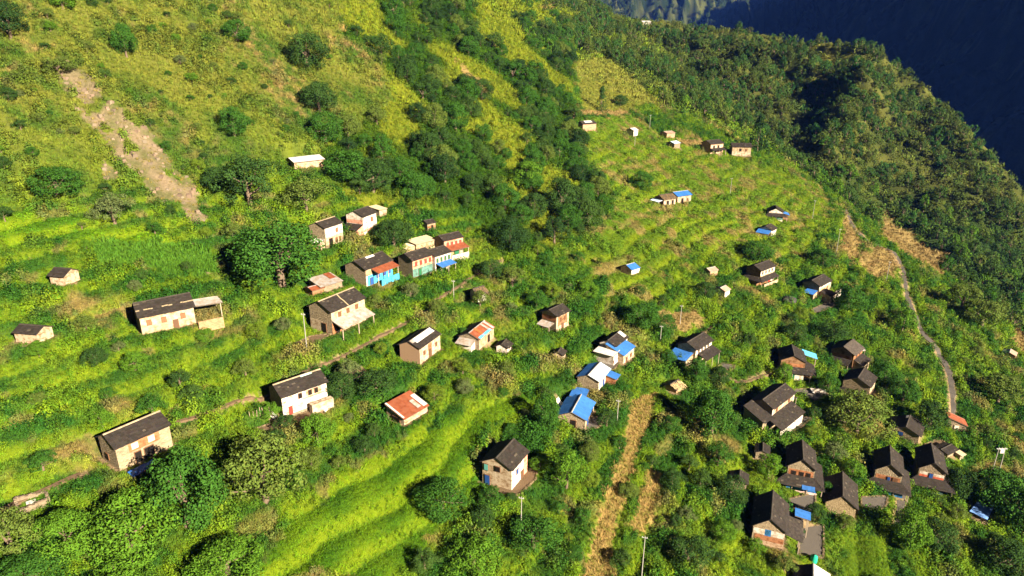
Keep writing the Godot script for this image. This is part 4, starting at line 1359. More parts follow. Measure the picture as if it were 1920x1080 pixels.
	[84.52, 130.52, 30.72, 26, 7.7, 5.2, 5.1, "slate house with blue porch wall over a grey flagged yard, middle of the row", {"wall": "stone", "pitch": 37, "ov": 0.5, "panels": [["G", -2.4, 2.4, 2.9, 4.0, "orangemud"], ["G", -2.4, 3.2, 0.3, 1.65, "blue", 1.7], ["G", -2.5, 3.6, -0.6, 0.3, "tan", 1.72]], "open": [["G", 0.2, 3.0, 0.5, 0.8, "bluedoor"], ["G", 1.4, 3.0, 0.9, 0.8, "wood"], ["G", -1.2, 0.6, 0.6, 0.9, "bluedoor"], ["G", 2.1, 0.05, 0.7, 1.6, "wooddoor"]], "annex": [["G", -2.6, 2.6, 0, 1.9, 2.9, 1.8, "slate", "", 4, 1, 1], ["F", -3.4, 3.4, 0, 1.8, 2.9, 1.9, "slate", "stone", 0, 1, 0]]}, "house", "stone_house"],
	[97.51, 135.57, 27.93, 25, 8.5, 5.2, 5.1, "slate house with red and white gable and small blue window, rightmost of the row", {"wall": "greystone", "pitch": 37, "ov": 0.5, "panels": [["G", -2.4, 2.4, 3.5, 4.2, "white"], ["G", -2.4, 2.4, 2.9, 3.5, "redplaster"], ["G", -2.4, 2.6, 0.3, 1.65, "darkblue", 1.7], ["G", -2.5, 3.8, -0.6, 0.3, "greystone", 1.72]], "open": [["G", -0.1, 3.0, 0.7, 1.1, "bluedoor"]], "annex": [["G", -2.6, 2.6, 0, 1.9, 2.9, 1.8, "slate", "", 4, 1, 1], ["F", -3.8, 3.8, 0, 1.8, 2.9, 1.9, "slate", "greystone", 0, 1, 0]]}, "house", "stone_house"],
	[100.4, 151.08, 30.26, 36, 6.6, 6.4, 2.4, "slate house with one blue window in its gable, above the rightmost row house", {"wall": "stone", "pitch": 24, "ov": 0.4, "open": [["G", -0.8, 1.2, 1.0, 0.9, "bluedoor"]], "patch": [["B", 1.5, 3.0, 0.1, 0.7, "tin_white"]]}, "house", "stone_house"],
	[49.33, 107.62, 36.07, 22, 8.8, 5.6, 3.9, "slate house with white and orange gable beside a paved yard, nearest at lower right", {"wall": "stonewhite", "pitch": 37, "ov": 0.4, "panels": [["G", -2.7, 2.7, 2.2, 3.4, "white"], ["G", -0.7, 0.4, 1.9, 3.5, "blue"], ["G", -2.4, 2.7, 1.0, 2.1, "orangemud"], ["G", -1.0, 2.7, 0.05, 1.0, "peach"]], "annex": [["F", -3.8, 3.8, 0, 2.8, 2.9, 2.0, "slate_grey", "", 4, 0, 0], ["F", 2.0, 4.6, 1.6, 4.2, 3.2, 2.9, "tin_blue", "", 2, 0, 0]]}, "house", "stone_house"],
	[52.73, 95.06, 32.83, 22, 5, 5, 3, "house cut off by the bottom edge, blue and white roof corner showing", {"wall": "white", "pitch": 25, "ov": 0.4, "kinds": ["tin_white", "slate"], "annex": [["H", -2.5, 2.5, 0, 1.6, 2.6, 2.0, "tin_blue", "", 0, 0, 0]]}, "house", "stone_house"],
	[82.86, 215.89, 48.93, 50, 8.6, 5.2, 5.2, "two-storey house with white upper band and slate skirt roof", {"wall": "brownmud", "pitch": 25, "ov": 0.35, "panels": [["F", -4.3, 4.3, 3.4, 5.0, "white"], ["F", -4.3, 4.3, 2.6, 3.4, "cream"], ["F", -4.2, 2.6, 0.05, 2.2, "orangemud"], ["F", 2.6, 4.3, 0.05, 2.2, "white"]], "open": [["F", -3.1, 3.7, 0.6, 0.8, "dark"], ["F", -1.2, 3.7, 0.6, 0.8, "dark"], ["F", 0.7, 3.7, 0.6, 0.8, "dark"], ["F", 2.6, 3.7, 0.6, 0.8, "dark"], ["F", 1.2, 0.2, 1.0, 1.5, "reddoor"]], "annex": [["F", -4.2, 4.3, 0, 1.7, 2.9, 2.2, "slate", "", 4, 1, 0], ["G", -2.6, 2.6, 0, 1.9, 2.9, 2.1, "slate", "brownmud", 0, 0, 1]], "low": [[-4.2, 4.3, 1.5, 1.75, 0.8, "cream"]]}, "house", "stone_house"],
	[104.11, 219.72, 43.4, 46, 9, 5.6, 4.2, "larger slate house with blue tin lean-to and white courtyard wall, middle right slope", {"wall": "greystone", "pitch": 25, "ov": 0.4, "panels": [["F", -4.4, 4.4, 3.0, 4.0, "white"], ["F", -4.4, 4.4, 0.05, 3.0, "tan"]], "open": [["G", 1.4, 1.6, 0.7, 1.0, "bluedoor"], ["F", -1, 0.05, 0.9, 1.8, "wooddoor"], ["F", 2.2, 1.6, 0.7, 0.8, "wood"]], "annex": [["F", -4.4, 0.2, 0.4, 4.0, 2.2, 1.5, "slate", "cream", 0, 0, 0], ["G", -1.0, 2.6, 0.2, 3.2, 2.4, 1.8, "tin_blue", "peach", 0, 0, 0], ["H", -2.2, 2.6, 0, 3.0, 3.0, 2.6, "slate", "plaster", 0, 0, 0]], "low": [[0.6, 6.6, 3.0, 3.3, 1.4, "white"]]}, "house", "stone_house"],
	[111.93, 283.77, 53.33, 14, 6, 5.6, 3.6, "teal-fronted slate house with blue corner sheet, upper of two near the far road", {"wall": "white", "pitch": 27, "ov": 0.4, "panels": [["G", -2.7, 2.7, 0.3, 1.8, "teal", 1.4], ["G", -2.7, 2.7, -0.5, 0.5, "white", 1.42]], "annex": [["G", -2.8, 2.8, 0, 1.7, 2.9, 2.0, "slate", "", 3, 1, 1], ["F", -2.6, 2.2, 0, 2.4, 2.9, 2.2, "tin_blue", "brownmud", 0, 0, 0]]}, "house", "stone_house"],
	[100.77, 260.79, 52.46, 40, 5.4, 5, 2.8, "slate house with blue porch roof and white wall, lower of two near the far road", {"wall": "white", "pitch": 25, "ov": 0.35, "kinds": ["slate", "slate_pale"], "panels": [["G", -2.4, 2.4, 0.1, 1.2, "peach"]], "annex": [["G", -2.6, 2.6, 0, 2.6, 2.6, 1.8, "tin_blue", "", 2, 0, 0]]}, "house", "stone_house"],
	[34.18, 318.92, 85.85, 60, 7.4, 4.4, 3.2, "pinkish stone house with a white patch on its roof, far top of the terraces", {"wall": "pinkstone", "pitch": 24, "ov": 0.3, "kinds": ["slate", "slate"], "patch": [["F", -2.0, 2.0, 0, 1.8, "tin_white"]]}, "house", "stone_house"],
	[58.52, 338.67, 81.02, 45, 3.6, 4.4, 2.6, "small white hut on the far terraces, right of the pinkish house", {"wall": "white", "pitch": 22, "ov": 0.3, "kinds": ["tin_white", "slate"]}, "hut", "white_hut"],
	[79.42, 354.36, 78, 60, 5.4, 5, 2.4, "low pinkish hut on the far terrace edge", {"wall": "pinkstone", "pitch": 14, "ov": 0.3, "kinds": ["tin_pink", "tin_pink"]}, "hut", "pink_hut"],
	[79.3, 339.96, 74.84, 50, 4.6, 5, 2.4, "small hut with shiny pale blue roof, before the far pair of houses", {"wall": "greystone", "pitch": 18, "ov": 0.3, "kinds": ["tin_ltblue", "tin_white"]}, "hut", "tin_hut"],
	[101.99, 351.41, 70.72, 62, 8.5, 6.6, 5, "left one of the far pair of stone houses at the terrace edge", {"wall": "pinkstone", "pitch": 22, "ov": 0.5, "panels": [["F", -4, 4, 2.5, 4.2, "plaster"], ["F", -4, 4, 0.1, 2.2, "peach"]], "open": [["F", -2, 2.8, 1, 1.2, "dark"], ["F", 1, 2.8, 1, 1.2, "dark"], ["F", -1, 0.05, 1, 1.8, "dark"]], "annex": [["F", -4.4, 4.4, 0, 2.2, 2.7, 2.0, "slate", "", 3, 0, 0]]}, "house", "stone_house"],
	[118.88, 358.43, 68.45, 98, 9.4, 6.6, 4.8, "right one of the far pair of stone houses, beside the dark cypress", {"wall": "greystone", "pitch": 20, "ov": 0.6, "panels": [["F", -4.6, 4.6, 0.1, 2.2, "plaster"], ["F", -4.6, 4.6, 2.2, 4.6, "tan"]], "open": [["F", -0.6, 2.4, 1.0, 1.3, "dark"], ["F", 2.2, 2.4, 0.8, 1.1, "wood"]]}, "house", "stone_house"],
	[59.53, 260.78, 64.93, 60, 6.2, 5, 2.6, "brown thatched house left of the blue-roofed one among the far terraces", {"wall": "brownmud", "pitch": 26, "ov": 0.5, "kinds": ["straw", "straw"], "panels": [["F", -3, 3, 0.1, 2.2, "plaster"]], "open": [["F", -1, 0.05, 1, 1.7, "dark"], ["F", 1.5, 0.05, 0.9, 1.7, "dark"]], "annex": [["G", -2.4, 2.4, 0, 2.2, 2.2, 1.7, "tin_ltblue", "", 2, 0, 0]]}, "house", "thatched_house"],
	[66.87, 268.09, 64.29, 62, 7, 5.4, 2.9, "blue-roofed cream house right of the brown thatched one, far terraces", {"wall": "cream", "pitch": 22, "ov": 0.5, "kinds": ["tin_blue", "slate"], "panels": [["F", -3.4, 3.4, 0.1, 2.6, "cream"]], "open": [["F", -1, 0.05, 1, 1.8, "dark"], ["F", 1.6, 0.8, 0.8, 0.9, "wood"]]}, "house", "stone_house"],
	[35.68, 196.28, 58.64, 50, 3.4, 4.2, 1.7, "small blue tin hut with a white end, alone among mid terraces", {"wall": "white", "pitch": 24, "ov": 0.4, "kinds": ["tin_blue", "tin_blue"], "annex": [["H", -1.6, 2.0, 0, 1.4, 1.6, 1.2, "tin_white", "white", 0, 0, 0]]}, "hut", "tin_hut"],
	[-84.67, 122.13, 81.73, 100, 3.2, 3.4, 1.9, "small cream hut with slate roof at the left edge, upslope of the long house", {"wall": "cream", "pitch": 26, "ov": 0.35, "panels": [["F", -1.2, 1.2, 0.4, 1.4, "plaster"]]}, "hut", "stone_hut"],
	[-81.61, 106.84, 76.82, 100, 4.4, 3.2, 1.8, "little half-overgrown slate hut touching the left edge of the photo", {"wall": "cream", "pitch": 24, "ov": 0.3}, "hut", "stone_hut"],
	[-1.86, 141.41, 58.38, 20, 2.6, 2.6, 1.5, "tiny dark slate hut right of the rusty roof with the blue strip", {"wall": "white", "pitch": 26, "ov": 0.4}, "hut", "stone_hut"],
	[10.99, 143.96, 55.2, 20, 2.4, 2.4, 1.5, "tiny hut with dark roof left of the slate-and-blue pair", {"wall": "cream", "pitch": 26, "ov": 0.35}, "hut", "stone_hut"],
	[65.08, 198.17, 50.5, 45, 3, 3.4, 2, "small hut with pinkish roof left of the two-storey house", {"wall": "white", "pitch": 24, "ov": 0.3, "kinds": ["tin_pink", "tin_pink"]}, "hut", "pink_hut"],
	[64.33, 209.77, 53.32, 60, 3.4, 3, 1.7, "ruined little pinkish hut on the mid terraces", {"wall": "pinkstone", "pitch": 22, "ov": 0.3, "kinds": ["tin_pink", "tin_pink"]}, "hut", "pink_hut"],
	[46.38, 117.69, 39.57, 20, 3.4, 3, 1.4, "low slate pigsty left of the nearest house at lower right", {"wall": "stone", "pitch": 24, "ov": 0.3}, "hut", "stone_hut"],
	[54.66, 127.93, 39.32, 20, 3.2, 2.6, 1.7, "narrow slate outhouse hard against the left house of the row", {"wall": "stone", "pitch": 22, "ov": 0.3}, "hut", "stone_hut"],
	[119.38, 160.36, 26.95, 20, 3.6, 4.4, 1.5, "small shed with brick-red tin roof, far right among the trees", {"wall": "greystone", "pitch": 20, "mono": 1, "ov": 0.3, "kinds": ["tin_rust", "tin_rust"], "open": [["G", 0, 0.05, 1, 1.2, "whitepanel"]]}, "shed", "tin_shed"],
	[172.87, 215.14, 21.21, 40, 3.6, 3.6, 1.5, "tiny pale hut near the right edge, on the slope past the road", {"wall": "pinkstone", "pitch": 22, "ov": 0.3, "kinds": ["tin_pink", "tin_grey"]}, "hut", "pink_hut"],
	[-58.48, 193.09, 91.3, 50, 8.6, 6, 2, "house with gleaming white tin roof, highest on the left slope among trees", {"wall": "peach", "pitch": 14, "ov": 0.5, "kinds": ["tin_white", "tin_white"], "open": [["G", 0, 0.05, 1.0, 1.5, "dark"]]}, "house", "tin_house"],
	[-42.24, 145.71, 72.07, 42, 5.6, 4.6, 1.4, "curved grey tin shelter directly behind the tall stone house", {"wall": "greystone", "pitch": 10, "mono": 1, "ov": 0.3, "kinds": ["tin_grey", "tin_grey"], "patch": [["F", 1.0, 2.6, 0, 3, "tin_rust"]]}, "shed", "tin_shed"],
	[-43.92, 142.59, 71.95, 42, 3, 3, 1.2, "tiny rust-roofed shed behind the tall stone house, left of the grey shelter", {"wall": "brownmud", "pitch": 15, "ov": 0.25, "kinds": ["tin_rust", "tin_rust"]}, "shed", "tin_shed"],
	[107.93, 145.94, 27.91, 60, 4.6, 3.6, 1.4, "half-ruined low outbuilding right of the red and white gable", {"wall": "stone", "pitch": 16, "ov": 0.2, "kinds": ["slate", "slate"], "annex": [["F", 0.6, 2.6, 0, 1.6, 1.3, 1.0, "tin_cream", "cream", 0, 0, 0]]}, "ruin", "stone_outbuilding"],
	[-31.16, 119.43, 62.59, 45, 4, 3.4, 1.6, "dilapidated straw-roofed cattle shelter between white house and planked house", {"wall": "stone", "pitch": 14, "ov": 0.2, "kinds": ["straw", "straw"], "openfront": 1}, "shelter", "cattle_shelter"],
	[130.59, 715.38, 135.79, 75, 9, 7, 5, "left of the tiny white houses on the far ridge", {"wall": "white", "pitch": 20, "ov": 0.4, "kinds": ["tin_white", "tin_white"]}, "house", "ridge_house"],
	[147.95, 715.93, 128, 75, 8, 7, 4.5, "second of the tiny houses on the far ridge, pinkish roof", {"wall": "white", "pitch": 20, "ov": 0.4, "kinds": ["tin_pink", "tin_pink"]}, "house", "ridge_house"],
	[171.22, 706.95, 122.14, 80, 9, 7, 4.5, "third tiny house on the far ridge, bright white, above the green field", {"wall": "white", "pitch": 20, "ov": 0.4, "kinds": ["tin_white", "tin_white"]}, "house", "ridge_house"],
	[177.59, 707.09, 121.17, 80, 8, 7, 4.5, "rightmost tiny house on the far ridge, pale pink", {"wall": "pinkstone", "pitch": 20, "ov": 0.4, "kinds": ["tin_pink", "tin_pink"]}, "house", "ridge_house"],
]
const POLES := [
	[1.49, 91.19, 8.08, "pale utility pole in front of the cream-gabled house at bottom centre"],
	[20.79, 87.07, 10.27, "utility pole at the bottom edge right of the dry stubble strip"],
	[-40.27, 121.86, 8.63, "pale utility pole left of the tall stone house with tin porch"],
	[142.34, 244.93, 8.94, "utility pole standing in the round straw-coloured field by the road"],
	[95.29, 294.25, 7.26, "thin pole among the far terraces right of the blue-roofed cream house"],
	[175.59, 425.12, 8.57, "thin pole on the far terrace edge right of the cypress"],
	[132.12, 292.54, 9.06, "leaning pale pole above the far road, left of the dark forest"],
	[38.5, 161.83, 4.21, "thin pole left of the slate house with cyan corner"],
	[46.21, 173.06, 5.67, "thin pole by the dry brown bushes, centre right"],
	[70.73, 357.67, 7.21, "thin pole on the far terraces below the grassy hill"],
	[57.17, 321.66, 5.13, "short pole directly below the small white far hut"],
	[-14.1, 154.49, 5.08, "utility pole below the blue awning of the long row"],
	[127.67, 257.3, 10.42, "pale slanting pole left of the dry straw slope"],
	[114.38, 448.29, 8.82, "tiny pole in the wood below the far ridge"],
	[22.24, 126.05, 5.11, "thin wire pole by the bright blue roofed house"],
]
const TREES := [
	[-50.41, 141.1, 22.51, 17.07, "round", 1, "huge round dark green tree in the middle of the left slope", "broadleaf_tree", "tree"],
	[-46.43, 80.18, 12.23, 14.68, "round", 1, "big dark green tree below the long narrow slate house", "broadleaf_tree", "tree"],
	[-51.03, 74.39, 13.05, 10.81, "round", 2, "large leafy bright green tree, second from the big dark one at lower left", "broadleaf_tree", "tree"],
	[-37.55, 86.91, 13.57, 13.32, "loose", 3, "big pale olive tree below the white-fronted house", "olive_tree", "tree"],
	[-58.11, 71.92, 9.21, 7.27, "round", 2, "medium green tree at the lower left below the ruin", "broadleaf_tree", "tree"],
	[-63.93, 70.43, 8, 8.18, "loose", 3, "greyish green tree in the bottom left corner", "olive_tree", "tree"],
	[-49.65, 68.95, 9.29, 5.44, "round", 2, "yellow-green tree crown cut by the bottom edge at left", "broadleaf_tree", "tree"],
	[-38.49, 73.76, 10.99, 6.22, "round", 2, "leafy tree crown at the bottom edge, left of the rice terraces", "broadleaf_tree", "tree"],
	[-59.82, 67.15, 9.5, 5.56, "round", 1, "low tree at the bottom edge near the left corner", "broadleaf_tree", "tree"],
	[-64.81, 166.05, 17.1, 15.08, "loose", 4, "dark greyish tree below the landslide, left of the white tin roof", "olive_tree", "tree"],
	[-72.18, 166.57, 8.67, 7.98, "round", 4, "dark tree right of the landslide scar", "broadleaf_tree", "tree"],
	[-46.47, 193.73, 15.53, 10.49, "round", 1, "bright green spreading tree right of the gleaming white tin roof", "broadleaf_tree", "tree"],
	[-52.88, 171.79, 13.7, 10.61, "loose", 3, "sparse olive tree below the gleaming white tin roof", "olive_tree", "tree"],
	[-39.62, 192.58, 12.56, 11.55, "round", 4, "dark tree right of the bright spreading tree", "broadleaf_tree", "tree"],
	[5.14, 232.75, 12.63, 11.27, "round", 2, "round bright tree on the grassy mid slope", "broadleaf_tree", "tree"],
	[51.51, 269.72, 10.07, 8.86, "round", 1, "round dark tree alone among the far terraces", "broadleaf_tree", "tree"],
	[45.83, 359.11, 7.95, 14.21, "cone", 4, "pointed dark tree on the grassy hill above the far pinkish house", "conifer_tree", "tree"],
	[59.11, 384.25, 9.15, 7.29, "round", 4, "small dark tree right of the pointed one on the grassy hill", "broadleaf_tree", "tree"],
	[135.95, 381.19, 14.7, 23.64, "cone", 5, "dark cypress beside the far pair of houses", "conifer_tree", "tree"],
	[-30.83, 170.76, 12.43, 8.05, "round", 4, "dark bushy tree between the upper pair and the long row", "broadleaf_tree", "tree"],
	[-85.6, 143.07, 9.61, 7.98, "loose", 6, "grey-green bamboo-like tree below the landslide", "olive_tree", "tree"],
	[-96.87, 143.4, 11.54, 7.59, "round", 1, "green bush-like tree at left of the landslide", "broadleaf_tree", "tree"],
	[-75.62, 188.85, 9.29, 9.14, "round", 1, "dark green tree on the grass right of the landslide", "broadleaf_tree", "tree"],
	[-67.33, 235.8, 16.11, 13.76, "round", 4, "dark round tree on the upper hillside", "broadleaf_tree", "tree"],
	[-105.57, 197.46, 7, 10.62, "round", 1, "tall dark tree on the upper left hillside", "broadleaf_tree", "tree"],
	[-86.38, 228.55, 9.54, 8.08, "round", 1, "green tree near the top edge on the left hillside", "broadleaf_tree", "tree"],
	[-112.29, 177.1, 9.51, 6.03, "loose", 3, "brownish bush at the head of the landslide", "olive_tree", "tree"],
	[-125.34, 181.68, 10.35, 11.11, "loose", 5, "dark tree in the top left corner", "olive_tree", "tree"],
	[-121.84, 199.77, 9.14, 8.41, "round", 2, "bright green tree at the top edge near the left corner", "broadleaf_tree", "tree"],
	[-59.88, 218.66, 13.34, 11.46, "round", 4, "dark tree below the round one on the upper hillside", "broadleaf_tree", "tree"],
	[-55.68, 206.15, 11.78, 10.84, "round", 1, "green tree lowest in the hillside gully left of centre", "broadleaf_tree", "tree"],
	[-11.43, 93.14, 9.66, 7.18, "round", 1, "green bushy tree left of the cream-gabled house, on the rice terraces", "broadleaf_tree", "tree"],
	[6.61, 118.69, 6.32, 8.43, "round", 1, "green tree left of the bright blue roof", "broadleaf_tree", "tree"],
	[33.41, 165.2, 11.16, 7.9, "round", 1, "dark green tree above the slate-and-cyan house", "broadleaf_tree", "tree"],
	[40.35, 166.19, 7.27, 6.69, "round", 1, "round green tree above the thin pole at centre right", "broadleaf_tree", "tree"],
	[43.19, 128.42, 10.38, 13.65, "round", 1, "tall dark leafy tree left of the two-tier slate house", "broadleaf_tree", "tree"],
	[42.58, 120.4, 5.95, 6.57, "loose", 1, "green tree below the tall leafy one, left of the row", "olive_tree", "tree"],
	[42.68, 111.57, 7.1, 6.11, "round", 4, "dark bush-like tree left of the nearest lower right house", "broadleaf_tree", "tree"],
	[44.83, 148.57, 5.97, 7.49, "round", 1, "slim green tree in front of the slate-and-cyan house", "broadleaf_tree", "tree"],
	[51.06, 150.31, 5.83, 5.62, "round", 4, "round dark tree at the corner of the slate-and-cyan house", "broadleaf_tree", "tree"],
	[-32, 113.31, 7.3, 5.76, "round", 4, "dark tree behind the white-fronted house", "broadleaf_tree", "tree"],
	[-31.5, 118.09, 5.36, 5.91, "loose", 6, "grey green tree right of the white-fronted house roof", "olive_tree", "tree"],
	[-33.48, 101.3, 6.83, 6.29, "round", 2, "bright green tree below the yard of the white-fronted house", "broadleaf_tree", "tree"],
	[84.1, 144.79, 17.24, 12.03, "loose", 3, "big olive tree between the two-tier house and the trio", "olive_tree", "tree"],
	[103.55, 169.92, 9.23, 8.8, "round", 1, "green tree right of the trio of stacked houses", "broadleaf_tree", "tree"],
	[105.4, 162.93, 9.07, 8.66, "round", 1, "second green tree right of the trio, beside the road", "broadleaf_tree", "tree"],
	[82.37, 158.53, 5.9, 7.43, "round", 1, "round dense tree in front of the lowest trio house", "broadleaf_tree", "tree"],
	[70.22, 157.85, 5.1, 6.07, "round", 2, "bright little tree left of the green front door", "broadleaf_tree", "tree"],
	[108.39, 128.96, 13.18, 11.84, "round", 1, "big leafy tree at the right, above the faded tarpaulin", "broadleaf_tree", "tree"],
	[111.71, 124.65, 12.26, 14.1, "round", 1, "dark tree at the right edge beside the faded tarpaulin", "broadleaf_tree", "tree"],
	[102.08, 130.78, 7.53, 8.31, "round", 4, "dark tree between the right row and the big leafy tree", "broadleaf_tree", "tree"],
	[74.63, 126.96, 5.95, 5.72, "loose", 2, "green shrub-like tree between left house of the row and barn", "olive_tree", "tree"],
	[72.14, 131.21, 6, 5.01, "loose", 6, "pale dry tree behind the left house of the row", "olive_tree", "tree"],
	[66.11, 120.42, 3.85, 5.9, "round", 1, "small tree between the row's left house and the barn", "broadleaf_tree", "tree"],
	[79.05, 110.74, 7.79, 10.76, "round", 2, "bright green tree right of the stone steps at bottom right", "broadleaf_tree", "tree"],
	[100.04, 111.16, 9.89, 9.09, "round", 4, "dark tree near the bottom right corner", "broadleaf_tree", "tree"],
	[86.65, 113.05, 9.43, 7.44, "round", 4, "dark tree below the rightmost house of the row", "broadleaf_tree", "tree"],
	[-0.76, 185.15, 10.6, 12.53, "round", 5, "dark shaded tree in the gully right of the long row", "broadleaf_tree", "tree"],
	[6.79, 211.65, 10.24, 9.42, "round", 4, "dark tree at the head of the gully", "broadleaf_tree", "tree"],
	[15.92, 221.16, 12.48, 14.77, "round", 4, "tall dark tree at the left edge of the far terraces", "broadleaf_tree", "tree"],
	[-5.59, 168.97, 7.56, 6.18, "round", 4, "dark tree beside the path below the gully", "broadleaf_tree", "tree"],
	[0, 168.93, 8.14, 6.71, "loose", 3, "olive tree right of the one beside the path", "olive_tree", "tree"],
	[6.11, 161.56, 5.98, 5.5, "round", 1, "round green tree above the tall narrow brown-patched house", "broadleaf_tree", "tree"],
	[-7.82, 155.09, 5.22, 4.8, "loose", 3, "dry olive bush next to the thatched hut", "olive_tree", "tree"],
	[114.97, 240.97, 10.89, 8.81, "round", 1, "green tree above the larger slate house on the right slope", "broadleaf_tree", "tree"],
	[87.27, 231.58, 12.1, 8.17, "round", 1, "dark trees' foremost crown above the two-storey house", "broadleaf_tree", "tree"],
	[111.71, 210.61, 11.86, 10.91, "round", 1, "leafy tree right of the larger slate house", "broadleaf_tree", "tree"],
	[65.71, 177.23, 6.39, 5.29, "round", 2, "green bush-like tree below the pinkish hut", "broadleaf_tree", "tree"],
	[128.05, 205.94, 9.3, 11.16, "loose", 2, "bright green tree left of the road bend", "olive_tree", "tree"],
	[172.68, 231.05, 16.69, 13.16, "loose", 3, "olive tree on the slope right of the road", "olive_tree", "tree"],
	[169.52, 239.7, 14.49, 13.33, "loose", 3, "upper olive tree on the slope right of the road", "olive_tree", "tree"],
	[143.96, 178.7, 13.71, 10.81, "loose", 3, "olive tree right of the shed with brick-red roof", "olive_tree", "tree"],
	[107.78, 153.54, 9.86, 10.59, "loose", 4, "dark olive tree left of the shed with brick-red roof", "olive_tree", "tree"],
	[96.08, 187.14, 12.41, 8.16, "loose", 4, "dark tree below the larger slate house", "olive_tree", "tree"],
	[82.37, 181.74, 8.43, 6.83, "round", 4, "dark tree left below the larger slate house", "broadleaf_tree", "tree"],
	[57.61, 191.33, 7.32, 6.12, "round", 4, "dark bush-like tree beside the pinkish hut", "broadleaf_tree", "tree"],
	[-11.24, 143.52, 3.19, 3.84, "round", 1, "slim tree left of the rusty roof with the blue strip", "broadleaf_tree", "tree"],
	[-17.37, 147.07, 5, 4.6, "loose", 3, "brownish tree below the long row", "olive_tree", "tree"],
	[-23.9, 150.39, 5.09, 4.68, "loose", 6, "dry bush below the pink-fronted house", "olive_tree", "tree"],
	[-26.02, 115.63, 9.48, 5.81, "loose", 4, "dark thicket tree left of the cattle shelter", "olive_tree", "tree"],
	[20.36, 174.11, 7.31, 5.38, "round", 2, "bright tree on the small middle terraces", "broadleaf_tree", "tree"],
	[9.88, 103.96, 7.5, 9.33, "loose", 2, "large shaggy green bush left of the stubble strip", "olive_tree", "tree"],
	[3.47, 89.7, 10.22, 6.84, "loose", 1, "dense green bush at the foot of the pole, bottom centre", "olive_tree", "tree"],
	[-5.74, 83.81, 10.66, 5.72, "loose", 2, "leafy bush at the bottom edge right of the rice terraces", "olive_tree", "tree"],
	[30.29, 94.14, 9.16, 6.56, "loose", 4, "dark bush at the bottom edge right of centre", "olive_tree", "tree"],
	[53.71, 121.04, 6.17, 6.81, "loose", 2, "light green bush left of the row's left house", "olive_tree", "tree"],
	[-70.74, 104.83, 4.64, 3.89, "round", 4, "dark bush well right of the hut touching the left edge", "bush", "bush"],
	[5.43, 169.3, 2.48, 1.92, "loose", 7, "dull green bush close above left of the tall brown-patched house", "bush", "bush"],
	[133.31, 270.11, 3.09, 2.54, "loose", 0, "yellow-green bush above the larger house with blue lean-to", "bush", "bush"],
	[-29.4, 107.61, 2.52, 1.9, "round", 6, "grey-green bush below the cattle shelter", "bush", "bush"],
	[63.31, 134.64, 2.77, 1.94, "loose", 0, "yellow-green bush close right of the narrow slate outhouse", "bush", "bush"],
	[38.36, 101.59, 5.27, 4.05, "round", 2, "bright green bush left of the nearest house at lower right", "bush", "bush"],
	[102.59, 195.31, 2.63, 2.51, "loose", 3, "olive bush close above the topmost of the stacked trio", "bush", "bush"],
	[-59.26, 98.86, 5.35, 4.05, "loose", 1, "deep green bush close above the long narrow slate house at lower left", "bush", "bush"],
	[-56.06, 129.66, 2.65, 2.24, "round", 2, "bright green bush well right of the long house with grey tin porch", "bush", "bush"],
	[-25.35, 100.73, 4.25, 3.19, "loose", 4, "dark bush below left of the low rusty tin shed", "bush", "bush"],
	[84.81, 191.62, 4.39, 3.6, "loose", 4, "dark bush close below left of the larger house with blue lean-to", "bush", "bush"],
	[265.78, 370.52, 4, 3.24, "loose", 3, "olive bush well above the tiny pale hut at right", "bush", "bush"],
	[19.34, 163.12, 2.33, 2.17, "round", 7, "dull green bush close right of the tall brown-patched house", "bush", "bush"],
	[94.64, 126.1, 3.53, 2.5, "loose", 7, "dull green bush close below the red and white gable", "bush", "bush"],
	[9.41, 93.09, 2.22, 1.86, "loose", 0, "yellow-green bush well below right of the lone cream-gabled house", "bush", "bush"],
	[28.01, 116.32, 3.19, 3.01, "loose", 7, "dull green bush well below the pale straw hut", "bush", "bush"],
	[69.26, 136.73, 4.66, 3.65, "loose", 0, "yellow-green bush close above the left blue-porched house of the row", "bush", "bush"],
	[-69.38, 109.5, 2.78, 2.36, "loose", 6, "grey-green bush below left of the long house with grey tin porch", "bush", "bush"],
	[37.07, 112.88, 4.84, 4.58, "loose", 7, "dull green bush close left of the low slate pigsty", "bush", "bush"],
	[91.86, 116.54, 2.96, 2.81, "loose", 3, "olive bush below the red and white gable", "bush", "bush"],
	[10.03, 89.76, 3.88, 2.71, "round", 1, "deep green bush well below the bright blue tin roof", "bush", "bush"],
	[132.16, 216.43, 4.95, 3.94, "loose", 3, "olive bush above right of the topmost of the stacked trio", "bush", "bush"],
	[2.58, 120.51, 3, 2.13, "round", 6, "grey-green bush left of the bright blue tin roof", "bush", "bush"],
	[115.64, 136.63, 4.4, 3.89, "round", 0, "yellow-green bush below right of the half-ruined outbuilding", "bush", "bush"],
	[95.66, 114.92, 2.87, 2.05, "loose", 3, "olive bush well below the red and white gable", "bush", "bush"],
	[-61.66, 143.98, 2.5, 2.32, "loose", 2, "bright green bush well left of the tiny rust-roofed shed", "bush", "bush"],
	[21.71, 118.78, 4.66, 3.44, "loose", 1, "deep green bush below right of the bright blue tin roof", "bush", "bush"],
	[309.47, 415.02, 4.34, 3.46, "round", 3, "olive bush well above the brick-red tin shed", "bush", "bush"],
	[25.61, 134.36, 3.58, 2.5, "loose", 7, "dull green bush close below right of the pale blue tin roof", "bush", "bush"],
	[169.89, 253.59, 3.36, 2.94, "round", 3, "olive bush well above left of the tiny pale hut at right", "bush", "bush"],
	[136.93, 159.7, 4.42, 3.96, "loose", 1, "deep green bush right of the brick-red tin shed", "bush", "bush"],
	[44.19, 100.7, 4.02, 3.44, "loose", 2, "bright green bush close below the nearest house at lower right", "bush", "bush"],
